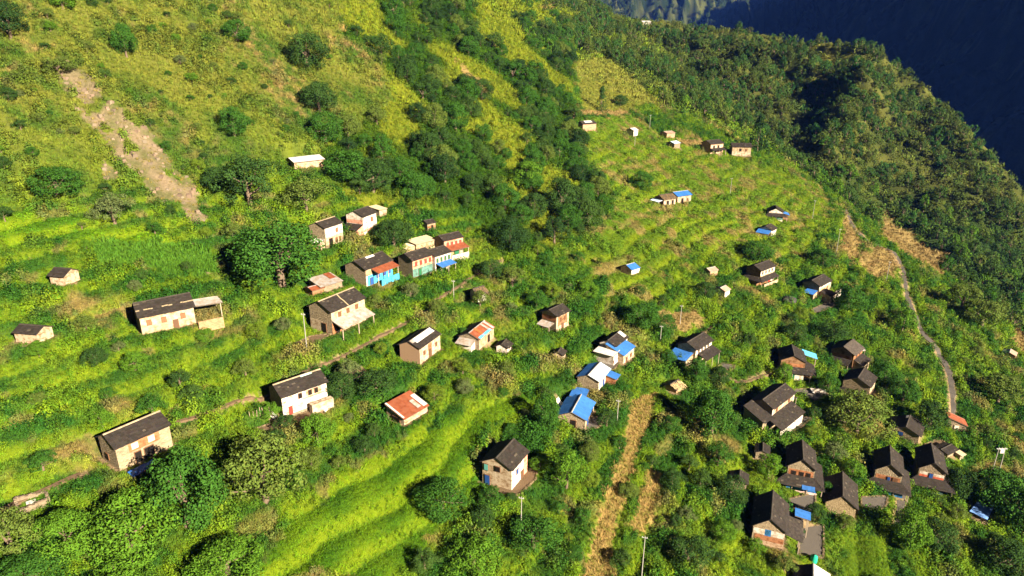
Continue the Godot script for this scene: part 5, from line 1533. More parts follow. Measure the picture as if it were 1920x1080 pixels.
	[302.54, 418.97, 4.92, 4.6, "round", 1, "deep green bush well right of the larger house with blue lean-to", "bush", "bush"],
	[18.05, 90.01, 4.47, 3.15, "loose", 7, "dull green bush well below left of the low slate pigsty", "bush", "bush"],
	[65.74, 110.78, 4.7, 3.95, "loose", 3, "olive bush close below the plain stone barn", "bush", "bush"],
	[-52.12, 155.27, 4.96, 4.07, "round", 6, "grey-green bush close left of the upper pair's stone-gabled half", "bush", "bush"],
	[-33.06, 95.67, 5.04, 3.54, "loose", 3, "olive bush well below the white-fronted slate house", "bush", "bush"],
	[-24.43, 105.1, 3.34, 3.15, "loose", 7, "dull green bush well right of the white-fronted slate house", "bush", "bush"],
	[346.84, 450.81, 3.85, 3.33, "loose", 3, "olive bush well above right of the topmost of the stacked trio", "bush", "bush"],
	[269.62, 372.8, 3.56, 2.98, "loose", 4, "dark bush well right of the topmost of the stacked trio", "bush", "bush"],
	[-39.34, 98.35, 3.74, 3.14, "loose", 4, "dark bush below the white-fronted slate house", "bush", "bush"],
	[19.65, 123.58, 5.25, 4.67, "loose", 4, "dark bush close right of the bright blue tin roof", "bush", "bush"],
	[37.19, 131.8, 2.98, 2.38, "loose", 3, "olive bush close below the pale straw hut", "bush", "bush"],
	[19.79, 192.5, 3.63, 3.25, "loose", 1, "deep green bush left of the lone blue tin hut", "bush", "bush"],
	[-66.42, 99.25, 2.92, 2.76, "loose", 1, "deep green bush above the long narrow slate house at lower left", "bush", "bush"],
	[-67.67, 83.68, 4.57, 3.33, "loose", 1, "deep green bush well left of the long narrow slate house at lower left", "bush", "bush"],
	[15.19, 113.34, 4.66, 4.41, "round", 3, "olive bush below the bright blue tin roof", "bush", "bush"],
	[-69.29, 149.31, 3.17, 2.9, "round", 0, "yellow-green bush well above the long house with grey tin porch", "bush", "bush"],
	[22.75, 162.17, 2.4, 2.13, "loose", 0, "yellow-green bush close above the white-walled house by the plain blue roof", "bush", "bush"],
	[42.94, 180.09, 2.4, 1.77, "loose", 1, "deep green bush below right of the lone blue tin hut", "bush", "bush"],
	[-86.9, 116.93, 2.24, 1.76, "loose", 2, "bright green bush close below left of the small cream hut at left", "bush", "bush"],
	[41.52, 103.92, 2.99, 2.38, "loose", 6, "grey-green bush close left of the nearest house at lower right", "bush", "bush"],
	[-4.77, 91.7, 4.93, 3.99, "loose", 4, "dark bush below the lone cream-gabled house", "bush", "bush"],
	[123.65, 213.32, 4.39, 4.01, "loose", 0, "yellow-green bush right of the larger house with blue lean-to", "bush", "bush"],
	[36.23, 182.96, 3.93, 3.04, "round", 7, "dull green bush close below the lone blue tin hut", "bush", "bush"],
	[-54.69, 103.32, 4.45, 4.27, "round", 7, "dull green bush well above right of the long narrow slate house at lower left", "bush", "bush"],
	[274.37, 371.83, 2.3, 1.97, "loose", 3, "olive bush well above right of the lowest of the stacked trio", "bush", "bush"],
	[-78.78, 103.09, 3.74, 2.81, "round", 2, "bright green bush close below the hut touching the left edge", "bush", "bush"],
	[-42.15, 104.98, 4.48, 3.57, "loose", 2, "bright green bush close left of the white-fronted slate house", "bush", "bush"],
	[48.67, 97.58, 4.45, 4.05, "loose", 3, "olive bush close above left of the roof cut by the bottom edge", "bush", "bush"],
	[50.39, 136.24, 4.2, 2.9, "round", 7, "dull green bush close left of the two-tier house with balustrade", "bush", "bush"],
	[-15.24, 118.41, 5.15, 3.75, "round", 0, "yellow-green bush close right of the low rusty tin shed", "bush", "bush"],
	[73.15, 144.71, 5, 3.81, "loose", 4, "dark bush right of the two-tier house with balustrade", "bush", "bush"],
	[26.35, 194.52, 3.08, 2.95, "loose", 0, "yellow-green bush close left of the lone blue tin hut", "bush", "bush"],
	[-9.62, 123.34, 4.03, 3.73, "round", 6, "grey-green bush below the rusty roof with blue strip", "bush", "bush"],
	[29.47, 101.64, 3.14, 2.95, "loose", 4, "dark bush well left of the nearest house at lower right", "bush", "bush"],
	[-30.89, 143.67, 4.1, 3.79, "loose", 3, "olive bush close below the bright blue front of the long row", "bush", "bush"],
	[34.03, 126.74, 5.27, 4.1, "round", 1, "deep green bush below the pale straw hut", "bush", "bush"],
	[-3.54, 96.93, 4.85, 3.65, "round", 1, "deep green bush close below the lone cream-gabled house", "bush", "bush"],
	[163.18, 197.02, 2.29, 2.09, "round", 3, "olive bush close below the tiny pale hut at right", "bush", "bush"],
	[-50.23, 122.94, 4.55, 3.57, "round", 0, "yellow-green bush well above left of the white-fronted slate house", "bush", "bush"],
	[299.53, 379.35, 4.81, 4.12, "loose", 3, "olive bush above the tiny pale hut at right", "bush", "bush"],
	[8.56, 109.16, 2.29, 2.21, "round", 4, "dark bush right of the lone cream-gabled house", "bush", "bush"],
	[-64.28, 93.14, 4.38, 3.79, "loose", 2, "bright green bush close left of the long narrow slate house at lower left", "bush", "bush"],
	[130.31, 151.46, 3.35, 2.91, "loose", 4, "dark bush right of the half-ruined outbuilding", "bush", "bush"],
	[12.07, 97.84, 4.01, 3.2, "loose", 1, "deep green bush well below the pale blue tin roof", "bush", "bush"],
	[-49, 112.67, 5, 3.81, "loose", 3, "olive bush left of the white-fronted slate house", "bush", "bush"],
	[124.17, 254.98, 4.02, 3.4, "round", 3, "olive bush close above the larger house with blue lean-to", "bush", "bush"],
	[121.53, 139.4, 2.6, 1.95, "loose", 4, "dark bush well right of the half-ruined outbuilding", "bush", "bush"],
	[5.19, 107.03, 4.59, 3.41, "round", 2, "bright green bush close right of the lone cream-gabled house", "bush", "bush"],
	[-68.35, 136.27, 3.03, 2.69, "loose", 7, "dull green bush above the long house with grey tin porch", "bush", "bush"],
	[253.85, 408.64, 3.35, 2.76, "loose", 7, "dull green bush well right of the teal-fronted house", "bush", "bush"],
	[312.18, 427.11, 4.93, 3.59, "loose", 1, "deep green bush well above the gable with one blue window", "bush", "bush"],
	[-49.92, 88.66, 3.79, 2.85, "loose", 3, "olive bush right of the long narrow slate house at lower left", "bush", "bush"],
	[178.91, 236.62, 4.95, 4.5, "round", 1, "deep green bush close above left of the tiny pale hut at right", "bush", "bush"],
	[118.43, 133.63, 2.62, 2.32, "round", 3, "olive bush well below right of the half-ruined outbuilding", "bush", "bush"],
	[-58.36, 118.71, 3.87, 2.94, "round", 2, "bright green bush right of the long house with grey tin porch", "bush", "bush"],
	[128.13, 159.66, 5.07, 3.81, "loose", 3, "olive bush close right of the brick-red tin shed", "bush", "bush"],
	[43.31, 182.49, 2.76, 2.53, "loose", 7, "dull green bush below left of the ruined pinkish hut", "bush", "bush"],
	[-57.44, 105.35, 4.22, 4, "loose", 4, "dark bush well below the long house with grey tin porch", "bush", "bush"],
	[-76.62, 112.92, 4.26, 3.03, "loose", 3, "olive bush right of the hut touching the left edge", "bush", "bush"],
	[-38.78, 102.07, 4.35, 3.25, "loose", 4, "dark bush close below the white-fronted slate house", "bush", "bush"],
	[28.36, 176.1, 2.47, 1.81, "loose", 2, "bright green bush above the white-walled house by the plain blue roof", "bush", "bush"],
	[153.31, 204.36, 4.79, 4.39, "round", 3, "olive bush close left of the tiny pale hut at right", "bush", "bush"],
	[-1.14, 131.33, 5.05, 4.54, "loose", 3, "olive bush close below the tiny dark hut", "bush", "bush"],
	[-0.27, 115.5, 3.47, 2.8, "round", 1, "deep green bush close above the lone cream-gabled house", "bush", "bush"],
	[-2.01, 125.01, 2.78, 2.28, "round", 1, "deep green bush below the tiny dark hut", "bush", "bush"],
	[87.96, 176.78, 3.93, 2.72, "loose", 3, "olive bush close left of the topmost of the stacked trio", "bush", "bush"],
	[-74.14, 94.29, 3.18, 2.28, "loose", 3, "olive bush well below the hut touching the left edge", "bush", "bush"],
	[71.7, 182.81, 2.37, 2.2, "round", 1, "deep green bush above left of the house with green front door", "bush", "bush"],
	[-27.19, 127.94, 3.28, 3.01, "round", 0, "yellow-green bush close above right of the cattle shelter", "bush", "bush"],
	[21.53, 106.32, 4.37, 3.11, "round", 3, "olive bush well left of the low slate pigsty", "bush", "bush"],
	[14.23, 106.7, 4.52, 4.15, "round", 0, "yellow-green bush well right of the lone cream-gabled house", "bush", "bush"],
	[59.73, 111.42, 4.66, 4.26, "round", 4, "dark bush close below left of the plain stone barn", "bush", "bush"],
	[124.24, 153.73, 3.22, 2.91, "loose", 4, "dark bush close below right of the brick-red tin shed", "bush", "bush"],
	[7.34, 188.6, 4.65, 3.93, "loose", 0, "yellow-green bush above the tall brown-patched house", "bush", "bush"],
	[130.31, 243.17, 5.1, 4.37, "round", 0, "yellow-green bush well above the topmost of the stacked trio", "bush", "bush"],
	[0.94, 192.84, 4.46, 3.1, "round", 6, "grey-green bush above right of the thatched white hut", "bush", "bush"],
	[38.79, 153.51, 4.5, 3.9, "round", 1, "deep green bush close above the pale straw hut", "bush", "bush"],
	[89.54, 180.99, 3.09, 2.83, "loose", 3, "olive bush close above right of the house with green front door", "bush", "bush"],
	[47.42, 140.24, 4.45, 3.11, "loose", 0, "yellow-green bush right of the pale straw hut", "bush", "bush"],
	[7.92, 177.56, 2.29, 1.61, "loose", 0, "yellow-green bush right of the thatched white hut", "bush", "bush"],
	[-59.89, 152.69, 5.07, 3.79, "loose", 3, "olive bush well left of the upper pair's stone-gabled half", "bush", "bush"],
	[-22.63, 122.57, 3.58, 2.48, "loose", 2, "bright green bush close above the low rusty tin shed", "bush", "bush"],
	[175.53, 273.03, 4.22, 3.03, "loose", 7, "dull green bush well above the lowest of the stacked trio", "bush", "bush"],
	[123.56, 234.77, 3.06, 2.19, "round", 1, "deep green bush close right of the larger house with blue lean-to", "bush", "bush"],
	[26.08, 114.23, 2.44, 1.78, "loose", 1, "deep green bush well below right of the bright blue tin roof", "bush", "bush"],
	[36.31, 95.98, 2.52, 1.92, "loose", 4, "dark bush below left of the nearest house at lower right", "bush", "bush"],
	[125.77, 226.06, 4.98, 4.38, "loose", 0, "yellow-green bush above the topmost of the stacked trio", "bush", "bush"],
	[-10.32, 128.01, 4.26, 4.08, "loose", 0, "yellow-green bush close below the rusty roof with blue strip", "bush", "bush"],
	[-46.43, 127.43, 3.65, 2.99, "round", 6, "grey-green bush below left of the tiny rust-roofed shed", "bush", "bush"],
	[89.03, 194.74, 5.21, 4.51, "round", 0, "yellow-green bush close below the larger house with blue lean-to", "bush", "bush"],
	[65.26, 170.9, 4.96, 4.43, "loose", 7, "dull green bush left of the house with green front door", "bush", "bush"],
	[96.29, 122.05, 4.99, 4.5, "loose", 3, "olive bush well below the half-ruined outbuilding", "bush", "bush"],
	[105.89, 202.91, 2.41, 1.79, "loose", 3, "olive bush close below right of the larger house with blue lean-to", "bush", "bush"],
	[260.08, 417.72, 4.29, 3.96, "loose", 7, "dull green bush well right of the blue-porched house near the far road", "bush", "bush"],
	[35.66, 117.15, 4.43, 4.07, "loose", 7, "dull green bush left of the low slate pigsty", "bush", "bush"],
	[37.04, 122.17, 2.86, 2.58, "loose", 2, "bright green bush well left of the narrow slate outhouse", "bush", "bush"],
	[-64.16, 151.58, 4.81, 4.49, "loose", 3, "olive bush well left of the grey tin shelter", "bush", "bush"],
	[-65.5, 106.66, 4.74, 4.22, "round", 2, "bright green bush below the long house with grey tin porch", "bush", "bush"],
	[123.45, 183.37, 4.39, 3.03, "loose", 7, "dull green bush above left of the brick-red tin shed", "bush", "bush"],
	[77.67, 199.18, 3.85, 2.83, "loose", 3, "olive bush close below the two-storey white-banded house", "bush", "bush"],
	[16.08, 178.74, 2.61, 1.95, "round", 1, "deep green bush close above the tall brown-patched house", "bush", "bush"],
	[162.21, 218.51, 3.15, 2.64, "loose", 3, "olive bush well above the half-ruined outbuilding", "bush", "bush"],
	[8.07, 98.54, 3.89, 2.79, "loose", 1, "deep green bush below right of the lone cream-gabled house", "bush", "bush"],
	[32.05, 103.54, 4.02, 3.09, "loose", 6, "grey-green bush below left of the low slate pigsty", "bush", "bush"],
	[126.73, 275.35, 2.31, 2.02, "loose", 3, "olive bush right of the teal-fronted house", "bush", "bush"],
	[-0.43, 156.57, 4.14, 3.13, "loose", 6, "grey-green bush close above the tiny dark hut", "bush", "bush"],
	[-73.88, 125.74, 3.1, 2.95, "loose", 6, "grey-green bush close above left of the long house with grey tin porch", "bush", "bush"],
	[9.7, 113.29, 3.38, 2.57, "loose", 7, "dull green bush well below the tiny hut left of the pair", "bush", "bush"],
	[30.9, 110.66, 5.01, 4.51, "round", 4, "dark bush well below left of the two-tier house with balustrade", "bush", "bush"],
	[-86.39, 133.05, 2.74, 2.49, "round", 2, "bright green bush close above right of the small cream hut at left", "bush", "bush"],
	[-53.44, 86.99, 2.82, 1.96, "loose", 6, "grey-green bush close below right of the long narrow slate house at lower left", "bush", "bush"],
	[145.21, 197.61, 4.12, 2.87, "loose", 3, "olive bush left of the tiny pale hut at right", "bush", "bush"],
	[-13.17, 82.18, 5.32, 3.76, "loose", 7, "dull green bush well below left of the lone cream-gabled house", "bush", "bush"],
	[-28.8, 96.58, 3.22, 2.38, "loose", 3, "olive bush well below left of the low rusty tin shed", "bush", "bush"],
	[15.55, 174.79, 2.9, 2.43, "round", 6, "grey-green bush above the tiny hut left of the pair", "bush", "bush"],
	[50.02, 113.48, 3.17, 2.35, "loose", 7, "dull green bush close above the nearest house at lower right", "bush", "bush"],
	[9.63, 183.94, 4.75, 3.58, "round", 1, "deep green bush well right of the thatched white hut", "bush", "bush"],
	[159.26, 193.35, 4.55, 3.34, "round", 3, "olive bush above right of the brick-red tin shed", "bush", "bush"],
	[-74.23, 129.39, 3.2, 2.77, "round", 7, "dull green bush well right of the small cream hut at left", "bush", "bush"],
	[103.14, 118.47, 4.29, 3.63, "loose", 7, "dull green bush well below right of the red and white gable", "bush", "bush"],
	[54.88, 108.46, 3.81, 2.73, "loose", 1, "deep green bush close right of the nearest house at lower right", "bush", "bush"],
	[10.5, 169.19, 5.1, 4.54, "round", 0, "yellow-green bush above right of the tiny dark hut", "bush", "bush"],
	[0.26, 127.04, 2.55, 1.88, "loose", 3, "olive bush below left of the tiny hut left of the pair", "bush", "bush"],
	[92.05, 120.68, 3.33, 2.52, "loose", 3, "olive bush well below right of the middle blue-porched house", "bush", "bush"],
	[92.66, 197.39, 3.17, 2.85, "round", 7, "dull green bush above the house with green front door", "bush", "bush"],
	[5.96, 197.07, 2.71, 2.6, "round", 7, "dull green bush well above right of the thatched white hut", "bush", "bush"],
	[-0.3, 98.06, 2.6, 1.84, "round", 4, "dark bush well below left of the bright blue tin roof", "bush", "bush"],
	[73.73, 179.44, 2.32, 2, "loose", 6, "grey-green bush close above left of the house with green front door", "bush", "bush"],
	[111.12, 192.3, 4.42, 3.47, "loose", 1, "deep green bush close right of the topmost of the stacked trio", "bush", "bush"],
	[6.87, 127.07, 3.95, 3.56, "loose", 7, "dull green bush close left of the bright blue tin roof", "bush", "bush"],
	[-54.54, 162.62, 3.12, 2.21, "loose", 0, "yellow-green bush above the tiny rust-roofed shed", "bush", "bush"],
	[26.82, 101.7, 2.32, 1.97, "loose", 0, "yellow-green bush well below left of the narrow slate outhouse", "bush", "bush"],
	[11.8, 118.3, 2.29, 2.03, "loose", 0, "yellow-green bush close below the bright blue tin roof", "bush", "bush"],
	[-73.82, 175.73, 1.97, 1.63, "round", 7, "dull green bush left of the dark greyish tree under the landslide", "bush", "bush", "bushes on the open upper hillside"],
	[-95.58, 235.42, 3.36, 2.78, "round", 1, "deep green bush above left of the green tree near the top edge", "bush", "bush", "bushes on the open upper hillside"],
	[-115.16, 210.92, 2.46, 2.03, "loose", 4, "dark bush above the tall dark hillside tree", "bush", "bush", "bushes on the open upper hillside"],
	[-111.06, 164.14, 1.82, 1.51, "loose", 7, "dull green bush below left of the head of the landslide", "bush", "bush", "bushes on the open upper hillside"],
	[-102.17, 213.81, 2.86, 2.37, "round", 2, "bright green bush below left of the top edge's open grass", "bush", "bush", "bushes on the open upper hillside"],
	[-115.5, 161.92, 4.27, 3.54, "round", 4, "dark bush left of the head of the landslide", "bush", "bush", "bushes on the open upper hillside"],
	[-66.27, 196.96, 2.1, 1.74, "loose", 3, "olive bush above the gleaming white roof", "bush", "bush", "bushes on the open upper hillside"],
	[-95.12, 197.55, 2.29, 1.89, "loose", 1, "deep green bush left of the bare grass of the upper hillside", "bush", "bush", "bushes on the open upper hillside"],
	[-104.45, 222.28, 2.82, 2.33, "loose", 4, "dark bush left of the top edge's open grass", "bush", "bush", "bushes on the open upper hillside"],
	[-102.57, 207.99, 4.06, 3.36, "loose", 1, "deep green bush right of the tall dark hillside tree", "bush", "bush", "bushes on the open upper hillside"],
	[-106.99, 143.73, 3.86, 3.19, "round", 4, "dark bush left of the green tree left of the landslide", "bush", "bush", "bushes on the open upper hillside"],
	[-80.68, 167.27, 2.33, 1.93, "loose", 7, "dull green bush above the foot of the landslide", "bush", "bush", "bushes on the open upper hillside"],
	[-112.18, 190.67, 4.41, 3.65, "loose", 3, "olive bush above right of the head of the landslide", "bush", "bush", "bushes on the open upper hillside"],
	[-81.16, 180.97, 2.18, 1.8, "loose", 4, "dark bush left of the tree right of the landslide", "bush", "bush", "bushes on the open upper hillside"],
	[-77.15, 194.54, 4.13, 3.42, "loose", 0, "yellow-green bush above the tree right of the landslide", "bush", "bush", "bushes on the open upper hillside"],
	[-83.91, 196.19, 1.98, 1.64, "loose", 4, "dark bush above left of the tree right of the landslide", "bush", "bush", "bushes on the open upper hillside"],
	[-90.89, 175.36, 2.94, 2.43, "loose", 4, "dark bush right of the middle of the landslide", "bush", "bush", "bushes on the open upper hillside"],
	[-75.57, 227.41, 2.44, 2.02, "loose", 6, "grey-green bush left of the dark round hillside tree", "bush", "bush", "bushes on the open upper hillside"],
	[-107.56, 187.7, 2.73, 2.26, "loose", 2, "bright green bush below left of the tall dark hillside tree", "bush", "bush", "bushes on the open upper hillside"],
	[-62.29, 246.35, 2.7, 2.24, "loose", 2, "bright green bush right of the dark round hillside tree", "bush", "bush", "bushes on the open upper hillside"],
	[-93.65, 244.17, 3.66, 3.03, "loose", 4, "dark bush above the green tree near the top edge", "bush", "bush", "bushes on the open upper hillside"],
	[-72.62, 246.82, 3.67, 3.04, "loose", 1, "deep green bush above left of the dark round hillside tree", "bush", "bush", "bushes on the open upper hillside"],
	[-94.12, 189.82, 2.01, 1.66, "loose", 4, "dark bush below left of the bare grass of the upper hillside", "bush", "bush", "bushes on the open upper hillside"],
	[-106.26, 203.75, 1.85, 1.53, "loose", 4, "dark bush above right of the tall dark hillside tree", "bush", "bush", "bushes on the open upper hillside"],
	[-103.62, 181.76, 4.14, 3.43, "loose", 7, "dull green bush below the tall dark hillside tree", "bush", "bush", "bushes on the open upper hillside"],
	[-64.22, 208.27, 3.05, 2.52, "loose", 1, "deep green bush left of the lower pair of gully trees", "bush", "bush", "bushes on the open upper hillside"],
	[-90.93, 234.39, 4.46, 3.69, "loose", 7, "dull green bush above left of the green tree near the top edge", "bush", "bush", "bushes on the open upper hillside"],
	[-90.45, 150.03, 3.52, 2.91, "loose", 4, "dark bush above the bamboo-like tree", "bush", "bush", "bushes on the open upper hillside"],
	[-89.65, 137.94, 2.44, 2.02, "loose", 3, "olive bush left of the bamboo-like tree", "bush", "bush", "bushes on the open upper hillside"],
	[-69.28, 266.39, 2.03, 1.68, "round", 2, "bright green bush above the dark round hillside tree", "bush", "bush", "bushes on the open upper hillside"],
	[-78.44, 170.96, 4.55, 3.76, "loose", 0, "yellow-green bush above the foot of the landslide", "bush", "bush", "bushes on the open upper hillside"],
	[-74.07, 212.71, 2.25, 1.87, "round", 4, "dark bush above right of the tree right of the landslide", "bush", "bush", "bushes on the open upper hillside"],
	[-118.55, 187.52, 3.34, 2.77, "round", 2, "bright green bush above the head of the landslide", "bush", "bush", "bushes on the open upper hillside"],
	[-108.44, 160.23, 3.65, 3.02, "loose", 3, "olive bush below the head of the landslide", "bush", "bush", "bushes on the open upper hillside"],
	[-113.04, 167.52, 1.83, 1.52, "loose", 2, "bright green bush below left of the head of the landslide", "bush", "bush", "bushes on the open upper hillside"],
	[-81.12, 199.4, 2.13, 1.77, "loose", 2, "bright green bush above the tree right of the landslide", "bush", "bush", "bushes on the open upper hillside"],
	[-76.86, 251.78, 3.92, 3.25, "loose", 7, "dull green bush above left of the dark round hillside tree", "bush", "bush", "bushes on the open upper hillside"],
	[-117.13, 205.69, 3.52, 2.91, "round", 4, "dark bush above left of the tall dark hillside tree", "bush", "bush", "bushes on the open upper hillside"],
	[-104.06, 160.16, 2.12, 1.76, "round", 6, "grey-green bush above the green tree left of the landslide", "bush", "bush", "bushes on the open upper hillside"],
	[-65.26, 200.14, 2.8, 2.31, "round", 1, "deep green bush above the gleaming white roof", "bush", "bush", "bushes on the open upper hillside"],
	[-109.35, 181.59, 2.3, 1.91, "loose", 3, "olive bush right of the head of the landslide", "bush", "bush", "bushes on the open upper hillside"],
	[-108.91, 146.66, 2.35, 1.95, "loose", 2, "bright green bush left of the green tree left of the landslide", "bush", "bush", "bushes on the open upper hillside"],
	[-93.82, 203.34, 3.93, 3.25, "loose", 6, "grey-green bush above the bare grass of the upper hillside", "bush", "bush", "bushes on the open upper hillside"],
	[-116.42, 213.37, 4.28, 3.54, "round", 7, "dull green bush above the tall dark hillside tree", "bush", "bush", "bushes on the open upper hillside"],
	[-73.08, 195.74, 2.29, 1.89, "loose", 1, "deep green bush right of the tree right of the landslide", "bush", "bush", "bushes on the open upper hillside"],
	[-105.88, 226.11, 2.44, 2.02, "round", 3, "olive bush left of the top edge's open grass", "bush", "bush", "bushes on the open upper hillside"],
	[-81.2, 205.36, 3.87, 3.21, "loose", 4, "dark bush above the tree right of the landslide", "bush", "bush", "bushes on the open upper hillside"],
	[-96.31, 241.95, 2.29, 1.9, "round", 4, "dark bush above left of the green tree near the top edge", "bush", "bush", "bushes on the open upper hillside"],
	[-92.38, 219.91, 3.2, 2.65, "round", 4, "dark bush left of the green tree near the top edge", "bush", "bush", "bushes on the open upper hillside"],
	[-108.37, 164.21, 2.11, 1.74, "loose", 1, "deep green bush below the head of the landslide", "bush", "bush", "bushes on the open upper hillside"],
	[-97.75, 211.04, 3.77, 3.12, "loose", 2, "bright green bush above the bare grass of the upper hillside", "bush", "bush", "bushes on the open upper hillside"],
	[-84.51, 234.5, 1.8, 1.49, "round", 7, "dull green bush right of the green tree near the top edge", "bush", "bush", "bushes on the open upper hillside"],
	[-83.48, 241, 2.49, 2.06, "loose", 0, "yellow-green bush right of the green tree near the top edge", "bush", "bush", "bushes on the open upper hillside"],
	[-120.82, 190.98, 4.18, 3.46, "loose", 3, "olive bush right of the top left corner tree", "bush", "bush", "bushes on the open upper hillside"],
	[-108, 153.03, 3.42, 2.84, "loose", 4, "dark bush above left of the green tree left of the landslide", "bush", "bush", "bushes on the open upper hillside"],
	[-83.66, 184.27, 3.5, 2.9, "loose", 3, "olive bush left of the tree right of the landslide", "bush", "bush", "bushes on the open upper hillside"],
	[-84.67, 200.86, 1.91, 1.58, "loose", 6, "grey-green bush right of the bare grass of the upper hillside", "bush", "bush", "bushes on the open upper hillside"],
	[-118.1, 183.04, 3.15, 2.61, "loose", 4, "dark bush above the head of the landslide", "bush", "bush", "bushes on the open upper hillside"],
	[-87.73, 192.69, 2.57, 2.12, "loose", 1, "deep green bush below the bare grass of the upper hillside", "bush", "bush", "bushes on the open upper hillside"],
	[-97.51, 223.4, 3.44, 2.85, "round", 6, "grey-green bush below right of the top edge's open grass", "bush", "bush", "bushes on the open upper hillside"],
	[-65.42, 203.25, 2.52, 2.09, "round", 6, "grey-green bush above the gleaming white roof", "bush", "bush", "bushes on the open upper hillside"],
	[-69.09, 179.36, 3.42, 2.83, "round", 7, "dull green bush above the dark greyish tree under the landslide", "bush", "bush", "bushes on the open upper hillside"],
	[-85.78, 171.24, 3.19, 2.64, "round", 1, "deep green bush right of the middle of the landslide", "bush", "bush", "bushes on the open upper hillside"],
	[-85.92, 206.93, 3.25, 2.69, "loose", 3, "olive bush right of the bare grass of the upper hillside", "bush", "bush", "bushes on the open upper hillside"],
	[-117.09, 169.1, 3.34, 2.77, "loose", 3, "olive bush left of the head of the landslide", "bush", "bush", "bushes on the open upper hillside"],
	[-77.95, 152.34, 3.02, 2.5, "round", 4, "dark bush left of the foot of the landslide", "bush", "bush", "bushes on the open upper hillside"],
	[-89.75, 207.95, 2.78, 2.3, "loose", 1, "deep green bush right of the bare grass of the upper hillside", "bush", "bush", "bushes on the open upper hillside"],
	[-79.09, 175.92, 3.18, 2.64, "loose", 4, "dark bush below left of the tree right of the landslide", "bush", "bush", "bushes on the open upper hillside"],
	[-98.45, 182.12, 2.86, 2.37, "loose", 2, "bright green bush above the middle of the landslide", "bush", "bush", "bushes on the open upper hillside"],
	[-78, 144.28, 3.95, 3.27, "loose", 1, "deep green bush right of the bamboo-like tree", "bush", "bush", "bushes on the open upper hillside"],
	[-57.1, 229.08, 1.85, 1.53, "round", 0, "yellow-green bush right of the lower pair of gully trees", "bush", "bush", "bushes on the open upper hillside"],
	[-89.26, 198.77, 4.51, 3.73, "loose", 2, "bright green bush right of the bare grass of the upper hillside", "bush", "bush", "bushes on the open upper hillside"],
	[-81.32, 216.44, 3.34, 2.77, "round", 1, "deep green bush below the green tree near the top edge", "bush", "bush", "bushes on the open upper hillside"],
	[-103.78, 148.92, 2.95, 2.44, "round", 1, "deep green bush above left of the green tree left of the landslide", "bush", "bush", "bushes on the open upper hillside"],
	[-102, 162.09, 3.23, 2.68, "loose", 3, "olive bush left of the middle of the landslide", "bush", "bush", "bushes on the open upper hillside"],
	[-100.09, 131.15, 4.13, 3.42, "loose", 4, "dark bush below left of the green tree left of the landslide", "bush", "bush", "bushes on the open upper hillside"],
	[-94.51, 228.29, 2.73, 2.26, "loose", 2, "bright green bush left of the green tree near the top edge", "bush", "bush", "bushes on the open upper hillside"],
	[-114.76, 164.88, 2.28, 1.89, "round", 6, "grey-green bush left of the head of the landslide", "bush", "bush", "bushes on the open upper hillside"],
	[-69.82, 282.09, 4.36, 3.61, "loose", 0, "yellow-green bush above the dark round hillside tree", "bush", "bush", "bushes on the open upper hillside"],
	[-88.07, 236.13, 4.29, 3.56, "loose", 3, "olive bush above the green tree near the top edge", "bush", "bush", "bushes on the open upper hillside"],
]
const PATHS := [
	["path", 0.7, [-68.98, 76.15, -66.86, 79.5, -64.03, 83.36, -62.41, 85.19]],
	["path", 0.6, [-55.11, 97.56, -50.8, 101.81, -47.71, 105.65, -45.26, 109.41, -43.25, 112.11]],
	["path", 0.6, [-40.6, 116.54, -34.36, 124.44, -29.41, 132.36, -23.88, 140.99, -16.77, 154.28, -8.46, 171.14, -2.22, 181.07]],
	["stone_path", 1.5, [163.94, 329.3, 154.48, 300.76, 155.29, 285.52, 163.92, 284.03, 160.73, 267.85, 147.02, 237.95, 138.85, 213.66, 137.47, 201.18, 134.88, 190.57, 128.88, 178.18, 119.01, 161.18]],
	["path", 0.7, [53.14, 156.9, 56.6, 152.0, 68.74, 161.07, 79.82, 174.96]],
	["stone_path", 1.2, [89.42, 131.35, 84.86, 123.92, 79.6, 116.15]],
	["path", 0.8, [57.26, 177.63, 48.34, 166.16, 43.88, 153.1]],
]
